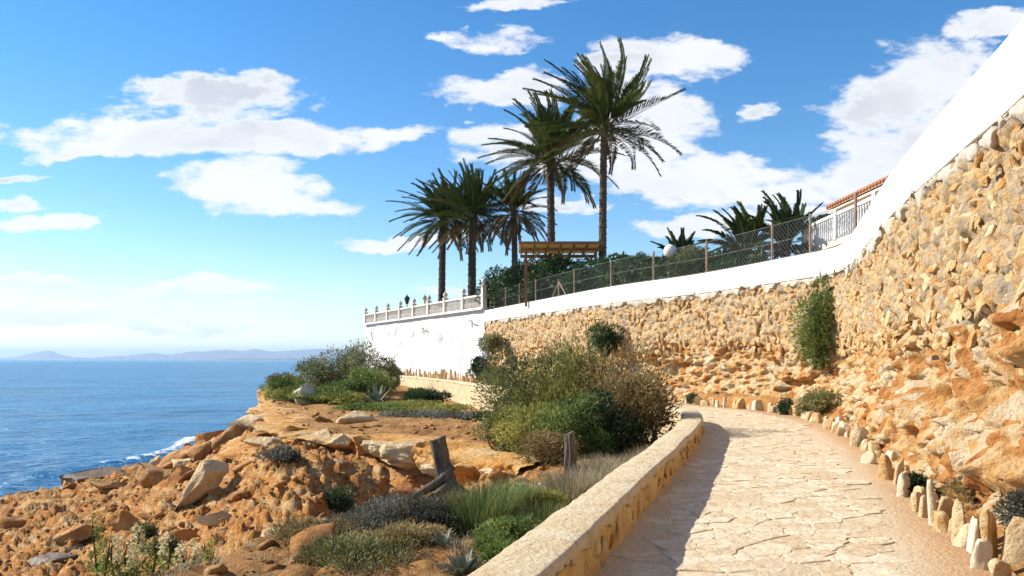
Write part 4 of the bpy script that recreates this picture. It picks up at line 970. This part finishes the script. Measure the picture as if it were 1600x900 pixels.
agave(588, 41, 1.15, 16, 'spiky agave on the promontory before the bushes', 2, -.1)
agave(690, 7.5, .2, 14, 'smaller dark agave behind the grey-striped one', 3)
for k, (px, D, h) in enumerate([(150, 9.6, .75), (178, 9.4, .5), (215, 9.2, .6), (240, 9.5, .42), (262, 9.3, .5), (285, 9.6, .4), (325, 9.8, .45), (200, 9.0, .4), (305, 9.2, .38), (165, 9.1, .45)]):
    r = np.random.default_rng(700 + k); x = (px - 800) / 1246 * D; zt = EYE - (872 - 562) / 1246 * D; z = min(gz(x, D), zt - .1) - .1; H = h + (zt - .25 - z)
    root = empty('flower_stalk', (x, D, z), ['tallest flower stalk, leftmost of the wild flowers at the lower left', 'cream flower stalk third from the left at the lower left', 'tall cream flower stalk in the middle of the wild flowers', 'yellow-green flower stalk right of the middle of the wild flowers', 'cream flower stalk fourth from the right in the wild flowers', 'cream flower stalk third from the right in the wild flowers', 'yellow-green flower stalk farthest right, apart from the others', 'cream flower stalk in front, left of the tall middle one', 'short cream flower stalk second from the right', 'yellow-green flower stalk next to the leftmost one'][k], 'wild flower', 'wild flower stalks at the lower left')
    pts = [(x + .05 * math.sin(i * .9 + k) * i / 6, D, z + H * i / 6) for i in range(7)]; MB().tube(pts, [.012] * 6 + [.004], 5).build('stem', MATS['leaf_green'], root, True)
    B = [(x + .05 * math.sin(i * .15 + k), D, z + H * (.62 + .38 * i / 9), .045, .045, .04) for i in range(10)]
    v, f, t = leaves(B, 170, .035, .026, r, .2); obj('blossoms', v, f, MATS['petal' if k % 3 else 'leaf_yellow'], root, False, t)
    B = [(x, D, z + H * (.1 + .5 * i / 6), .08, .08, .07) for i in range(7)]; v, f, t = leaves(B, 120, .09, .026, r, .3); obj('leaves', v, f, MATS['leaf_green'], root, False, t)

# ------------------------------------------------------------------ boulders and rocks
def boulder(px, py, D, sx, sy, sz, label, m='rock', seed=0, rx=0, ry=0, rz=0, cuts=15, group='boulders on the shore slope', name='boulder', sub=4, z=None):
    v, f = rock(seed, sub, cuts + 4, .055); v = (v * (sx, sy, sz)) @ rot(rx, ry, rz).T; x, y, zz = at(px, py, D)
    if z is not None: zz = z
    o = obj(name, v + (x, y, zz), f, MATS[m], None, True, loc=(x, y, zz)); tag(o, label, 'rock', group); return o
def on(px, D, lift): x = (px - 800) / 1246 * D; return gz(x, D) + lift
BL = [ # px, D, sx, sy, sz, mat, rx, ry, rz, lift, label
 (318, 20.5, .62, .55, 1.05, 'pale_rock', .2, .75, .3, .45, 'big pale tilted slab on the slope'),
 (425, 15.0, .42, .35, .42, 'pale_rock', .1, .3, .2, .18, 'pale angular boulder at the foot of the slope'),
 (340, 17.6, .55, .4, .22, 'pale_rock', .2, .1, .3, .1, 'flat cream rock below the tilted slab'),
 (190, 21.0, .75, .6, .48, 'orange_rock', .1, .2, .4, .2, 'rounded yellow-orange boulder among shore rocks'),
 (110, 20.5, 1.1, .6, .35, 'rock', .2, -.35, .2, .1, 'long leaning brown slab at the lower left'),
 (85, 18.6, .7, .5, .3, 'wet_rock', 0, .1, .6, .1, 'dark rock at the bottom left'),
 (300, 30, 1.3, .9, .5, 'rock', .1, -.3, .2, .3, 'broad brown ledge boulder midway down the shore'),
 (245, 26, 1.0, .8, .4, 'rock', .1, .2, .1, .2, 'low brown boulder in front of the broad ledge boulder'),
 (130, 37, 1.7, 1.0, .45, 'wet_rock', 0, -.12, .2, .25, 'dark flat rock at the water edge'),
 (275, 41, .85, .6, .42, 'orange_rock', .1, -.3, .3, .45, 'orange boulder standing by the breaking waves'),
 (328, 37, 1.2, .8, .38, 'rock', .1, -.35, .2, .5, 'long tilted brown boulder above the waves'),
 (365, 40, .85, .7, .65, 'orange_rock', .1, .3, .5, .25, 'large orange block below the promontory'),
 (355, 44, .45, .4, .65, 'rock', .1, .4, .2, .45, 'pointed rock leaning on the orange block'),
 (410, 41, .75, .6, .5, 'orange_rock', .2, .1, .4, .3, 'smooth orange boulder right under the promontory'),
 (398, 37, .6, .45, .28, 'pale_rock', 0, -.4, .2, .2, 'pale slab between the orange boulders'),
 (222, 33, 1.2, .8, .4, 'rock', .2, .1, .3, .15, 'brown rock left of the tilted boulder'),
 (170, 29, 1.0, .7, .32, 'rock', 0, .2, .7, .1, 'weathered rock on the shore platform'),
 (60, 28, 1.1, .8, .26, 'rock', .1, -.1, .3, .05, 'flat eroded rock on the left shore platform'),
 (20, 24, .9, .7, .3, 'rock', .1, .1, .5, .05, 'rough brown rock at the left edge'),
 (285, 24, .8, .5, .34, 'orange_rock', .2, -.3, .2, .15, 'orange rock left of the tilted slab'),
 (290, 18.0, .5, .4, .3, 'rock', .1, .2, .2, .1, 'brown rock below the yellow boulder'),
 (510, 14.6, .2, .16, .12, 'pale_rock', 0, .1, .2, .06, 'round pale stone on the orange slope'),
 (480, 13.6, .2, .15, .1, 'pale_rock', 0, .1, .2, .05, 'small pale stone near the pale angular boulder'),
 (452, 14.0, .17, .14, .13, 'rock', 0, .1, .2, .06, 'brown stone beside the pale angular boulder'),
 (500, 13.4, .22, .15, .1, 'pale_rock', 0, .1, .9, .05, 'flattish pale stone right of the small one'),
 (548, 25.0, .85, .5, .28, 'pale_rock', 0, -.2, .2, .22, 'long rounded pale boulder lying on the plateau edge'),
 (455, 24.6, .8, .6, .3, 'rock', 0, .1, .2, .15, 'stacked flat brown rock at the left of the ledge'),
 (440, 23.6, .9, .6, .28, 'pale_rock', 0, .05, .4, .0, 'flat pale rock at the left end of the ledge'),
 (405, 27, .8, .6, .35, 'rock', .1, .1, .2, .15, 'brown rock below the flat ledge rocks'),
 (700, 20.5, .45, .3, .16, 'pale_rock', 0, .2, .3, .1, 'small pale rock on the bare plateau behind the stump'),
 (482, 43, 1.1, .8, .8, 'mortar', .1, .2, .3, .4, 'grey lichened rock amid the promontory bushes')]
for k, (px, D, sx, sy, sz, m, rx, ry, rz, lift, lab) in enumerate(BL):
    boulder(px, 0, D, sx, sy, sz, lab, m, 1000 + k, rx, ry, rz, z=on(px, D, lift), sub=5 if D < 24 else 4)
rr_ = random.Random(23)
for k in range(18):
    px, D = rr_.uniform(235, 425), rr_.uniform(29, 45); a = rr_.uniform(.35, .85)
    boulder(px, 0, D, a * rr_.uniform(.9, 1.5), a * .8, a * rr_.uniform(.5, .9), 'angular orange-brown boulder in the rockfall below the promontory', rr_.choice(['orange_rock', 'rock', 'rock', 'pale_rock']), 5000 + k, rr_.uniform(-.4, .4), rr_.uniform(-.7, .7), rr_.uniform(0, 3), z=on(px, D, a * .22), group='rockfall below the promontory')
def ledge():
    root = empty('rock_ledge', (-3, 21, -.5), 'band of pale rock blocks along the edge of the bare plateau', 'rock ledge'); r = np.random.default_rng(9)
    for k, (px, D, sx, sz, dz) in enumerate([(470, 23.6, .55, .24, 0), (505, 23.4, .55, .26, .02), (540, 22.4, .5, .24, 0), (575, 21.9, .55, .30, 0), (612, 21.5, .55, .32, -.02), (648, 21.0, .6, .30, -.02), (682, 20.4, .42, .26, 0), (640, 20.9, .6, .16, -.42), (690, 19.4, .5, .14, -.35), (735, 17.6, .5, .13, -.22), (775, 16.9, .5, .14, -.24), (815, 16.2, .5, .13, -.26)]):
        v, f = rock(2000 + k, 5, 12, .10); v = (v * (sx, .5, sz)) @ rot(r.uniform(-.1, .1), r.uniform(-.08, .08), r.uniform(-.3, .3)).T; x = (px - 800) / 1246 * D
        obj('rock_block', v * (1.1, 1.1, 1.0) + (x, D - .42, -.56 - sz * .5 + dz + .14 * (D < 18)), f, MATS['pale_rock' if k % 3 else 'cliff'], root)
ledge()
def scatter():
    r = np.random.default_rng(44); V, Fc = [], []; b = 0; var = [rock(3000 + k, 2, 9, .1) for k in range(10)]; tiny = [rock(3100 + k, 1, 6, .15) for k in range(8)]; n = 12000
    y = np.exp(r.uniform(math.log(7), math.log(60), n)); x = r.uniform(-.72, .12, n) * y
    s = -sdist(x, y, LIP)[0]; q = -sdist(x, y, SHORE)[0]; dl = sdist(x, y, LOW)[0]; ok = (q > -1) & (dl > LW + .3) & ((s > 0) | (r.random(n) < .35)); x, y, s = x[ok], y[ok], s[ok]; z = ground_z(x, y)
    for i in range(len(x)):
        v, f = var[i % 10] if i % 5 == 0 else tiny[i % 8]; a = (r.pareto(2.4) + .3) * (.03 + .0022 * y[i]); a = min(a, .30) if i % 5 == 0 else min(a * .55, .12)
        v = (v * (a, a * r.uniform(.6, 1), a * r.uniform(.4, .8))) @ rot(*r.uniform(-.4, .4, 2), r.uniform(0, 6)).T + (x[i], y[i], z[i] + a * .15); V.append(v); Fc.append(f + b); b += len(v)
    o = obj('loose_stones', np.vstack(V), np.vstack(Fc), MATS['rock']); tag(o, 'loose stones and rubble strewn over the slope and shore', 'rubble', kind='stuff')
scatter()

# ------------------------------------------------------------------ stumps and driftwood
def stump(px, D, H, r0, lean, label, seed, roots):
    x, y, z = gx(px, D); root = empty('tree_stump', (x, y, z), label, 'tree stump'); n = 20; rows = 26; V = []; r = random.Random(seed)
    for i in range(rows + 1):
        f = i / rows; rad = r0 * (1 + 1.3 * (1 - f) ** 3.5 - .12 * f)
        for k in range(n):
            a = 2 * math.pi * k / n; rr = rad * (1 + .10 * math.sin(5 * a + seed) + .05 * math.sin(11 * a + 9 * f) + r.uniform(-.03, .03)); V.append((x + lean[0] * f + rr * math.cos(a), y + lean[1] * f + rr * math.sin(a), z - .12 + (H + .12) * f + .05 * H * math.cos(a) * (i == rows)))
    c = len(V); V.append((x + lean[0], y + lean[1], z + H - .01))
    obj('trunk', V, [(i * n + k, i * n + (k + 1) % n, (i + 1) * n + (k + 1) % n, (i + 1) * n + k) for i in range(rows) for k in range(n)] + [(rows * n + k, rows * n + (k + 1) % n, c) for k in range(n)], MATS['deadwood'], root, False)
    for (dx, dy, L, rr, lift) in roots:
        p = [Vector((x, y, z + lift)) + Vector((dx, dy, 0)) * L * t + Vector((.03 * math.sin(7 * t), 0, -lift * t ** .6 * 1.1 + .03 * math.sin(5 * t))) for t in (0, .2, .4, .6, .8, 1)]
        MB().tube(p, [rr, rr * .9, rr * .75, rr * .6, rr * .45, rr * .15], 8).build('root', MATS['deadwood'], root, True)
stump(706, 10.4, .80, .115, (-.20, .05), 'leaning dead stump with splayed roots at the cliff edge', 1, [(-.85, -.45, .85, .07, .45), (-.95, -.1, .7, .05, .34), (.85, -.3, .55, .07, .18), (.5, -.8, .55, .06, .2), (-.55, -.8, .7, .06, .32), (-.2, -.95, .5, .06, .22)])
stump(893, 12.0, .76, .085, (-.04, 0), 'upright weathered stump below the big clump', 2, [(.8, -.5, .35, .045, .12), (-.7, -.6, .35, .04, .12)])
for k, (px, D, L, a) in enumerate([(815, 10.9, .32, .3), (850, 11.0, .3, -.4), (835, 10.6, .24, .9), (865, 11.3, .26, .1)]):
    x, y, z = gx(px, D); c, s_ = math.cos(a), math.sin(a)
    p = [(x - c * L / 2, y - s_ * L / 2, z + .03), (x - c * L * .2, y, z + .12), (x + c * L * .2, y, z + .11), (x + c * L / 2, y + s_ * L / 2, z + .02)]
    o = MB().tube(p, [.02, .05, .045, .015], 8).build('driftwood', MATS['leaf_grey'] if False else MATS['mortar'], None, True); tag(o, ['bleached driftwood piece farthest left between the two stumps', 'largest bleached driftwood hump between the stumps', 'small bleached driftwood piece in front of the others', 'bleached driftwood piece nearest the upright stump'][k], 'driftwood', 'driftwood pieces between the stumps')

# ------------------------------------------------------------------ edging stones
def edging():
    var = []
    for k in range(10):
        v, f = ico(3); v = np.sign(v) * np.abs(v) ** .55; rk = np.random.default_rng(4000 + k)
        for _ in range(5):
            nn = rk.normal(size=3) * (1, 1, .8); nn /= np.linalg.norm(nn); v = v - nn * (np.maximum(v @ nn - rk.uniform(.6, .95), 0) * .98)[:, None]
        v = v * (1 + .08 * fbm(v * 3 + k * 5, 3, k))[:, None]; v[:, 2] = v[:, 2] * .5 + .38; v[:, :2] *= (1.0 - .22 * np.clip(v[:, 2:3], 0, 1)); var.append((v, f))
    ms = [[mesh_of('edging_stone', v, f, MATS[m]) for v, f in var] for m in ('pale_rock', 'wall_stone', 'paving')]
    r = random.Random(17); n = 0
    near = [(1598, 6.15, .16, .40), (1548, 6.3, .13, .44), (1518, 6.6, .07, .32), (1500, 6.9, .08, .40), (1473, 7.45, .09, .34), (1460, 7.7, .08, .46), (1447, 8.05, .07, .26), (1432, 8.4, .08, .24), (1412, 9.3, .10, .30), (1403, 10.2, .07, .42), (1383, 10.6, .12, .36), (1357, 12.2, .13, .24)]
    lab = ['cream upright stone partly cut by the right edge of the picture', 'tall split cream stone second from the right edge', 'thin grey stone left of the tall split cream one', 'slender pointed stone, fourth from the right edge', 'white upright stone touching the tallest one', 'tallest orange-topped upright stone in the near row', 'narrow white stone left of the tallest one', 'short white stone beside the green succulent', 'stubby white stone just beyond the succulent', 'thin orange stone casting a long shadow', 'broad pale stone left of the thin orange one', 'squat white stone where the near row thins out']
    for k, (px, D, w, h) in enumerate(near):
        x = (px - 800) / 1246 * D; o = inst('edging_stone', ms[k % 3][k % 10], (x, D, -.04), (r.uniform(-.1, .1), r.uniform(-.12, .12), r.uniform(0, 6)), (w, w * r.uniform(.4, .75), h * 1.2)); tag(o, lab[k], 'edging stone', 'upright edging stones beside the path')
    seg = np.r_[0, np.cumsum(np.linalg.norm(np.diff(EDGE, axis=0), axis=1))]; mono = EDGE[:, 1] < 23; s_ = float(np.interp(5.8, EDGE[mono, 1], seg[mono]))
    while s_ < seg[-1] - 2:
        x = float(np.interp(s_, seg, EDGE[:, 0])); y = float(np.interp(s_, seg, EDGE[:, 1])); far = y > 33
        w, h = r.uniform(.09, .19), r.uniform(.16, .36)
        if y < 13: w, h = r.uniform(.06, .11), r.uniform(.12, .26)
        if far: w, h = r.uniform(.09, .17), r.uniform(.5, .9)
        o = inst('edging_stone', ms[0 if far else r.randrange(3)][r.randrange(10)], (x + r.uniform(-.08, .08), y, -.03), (r.uniform(-.12, .12), r.uniform(-.12, .12), r.uniform(0, 6)), (w, w * r.uniform(.45, .8), h * 1.25))
        if far: tag(o, 'thin pale stone standing in the row below the whitewashed wall', 'edging stone', 'edging stones below the whitewashed wall')
        else: tag(o, 'small pale edging stone along the curve of the path', 'edging stone', 'edging stones along the curve')
        s_ += r.uniform(.2, .42) if not far else r.uniform(.35, .6); 
        if not far and r.random() < .2: s_ += .5
edging()

# ------------------------------------------------------------------ haze
def haze():
    m = bpy.data.materials.new('haze'); m.use_nodes = True; t = NT(m.node_tree); t.n.remove(t.n['Principled BSDF'])
    v = t.node('ShaderNodeVolumePrincipled'); v.inputs['Color'].default_value = (.52, .72, 1, 1); v.inputs['Density'].default_value = 5e-5; v.inputs['Anisotropy'].default_value = .2
    t.l.new(v.outputs[0], t.n['Material Output'].inputs['Volume'])
    o = MB().box((0, 8000, 245), (90000, 80000, 520)).build('haze', m); tag(o, 'thin pale haze over the sea towards the far hills', 'haze', kind='stuff')
haze()
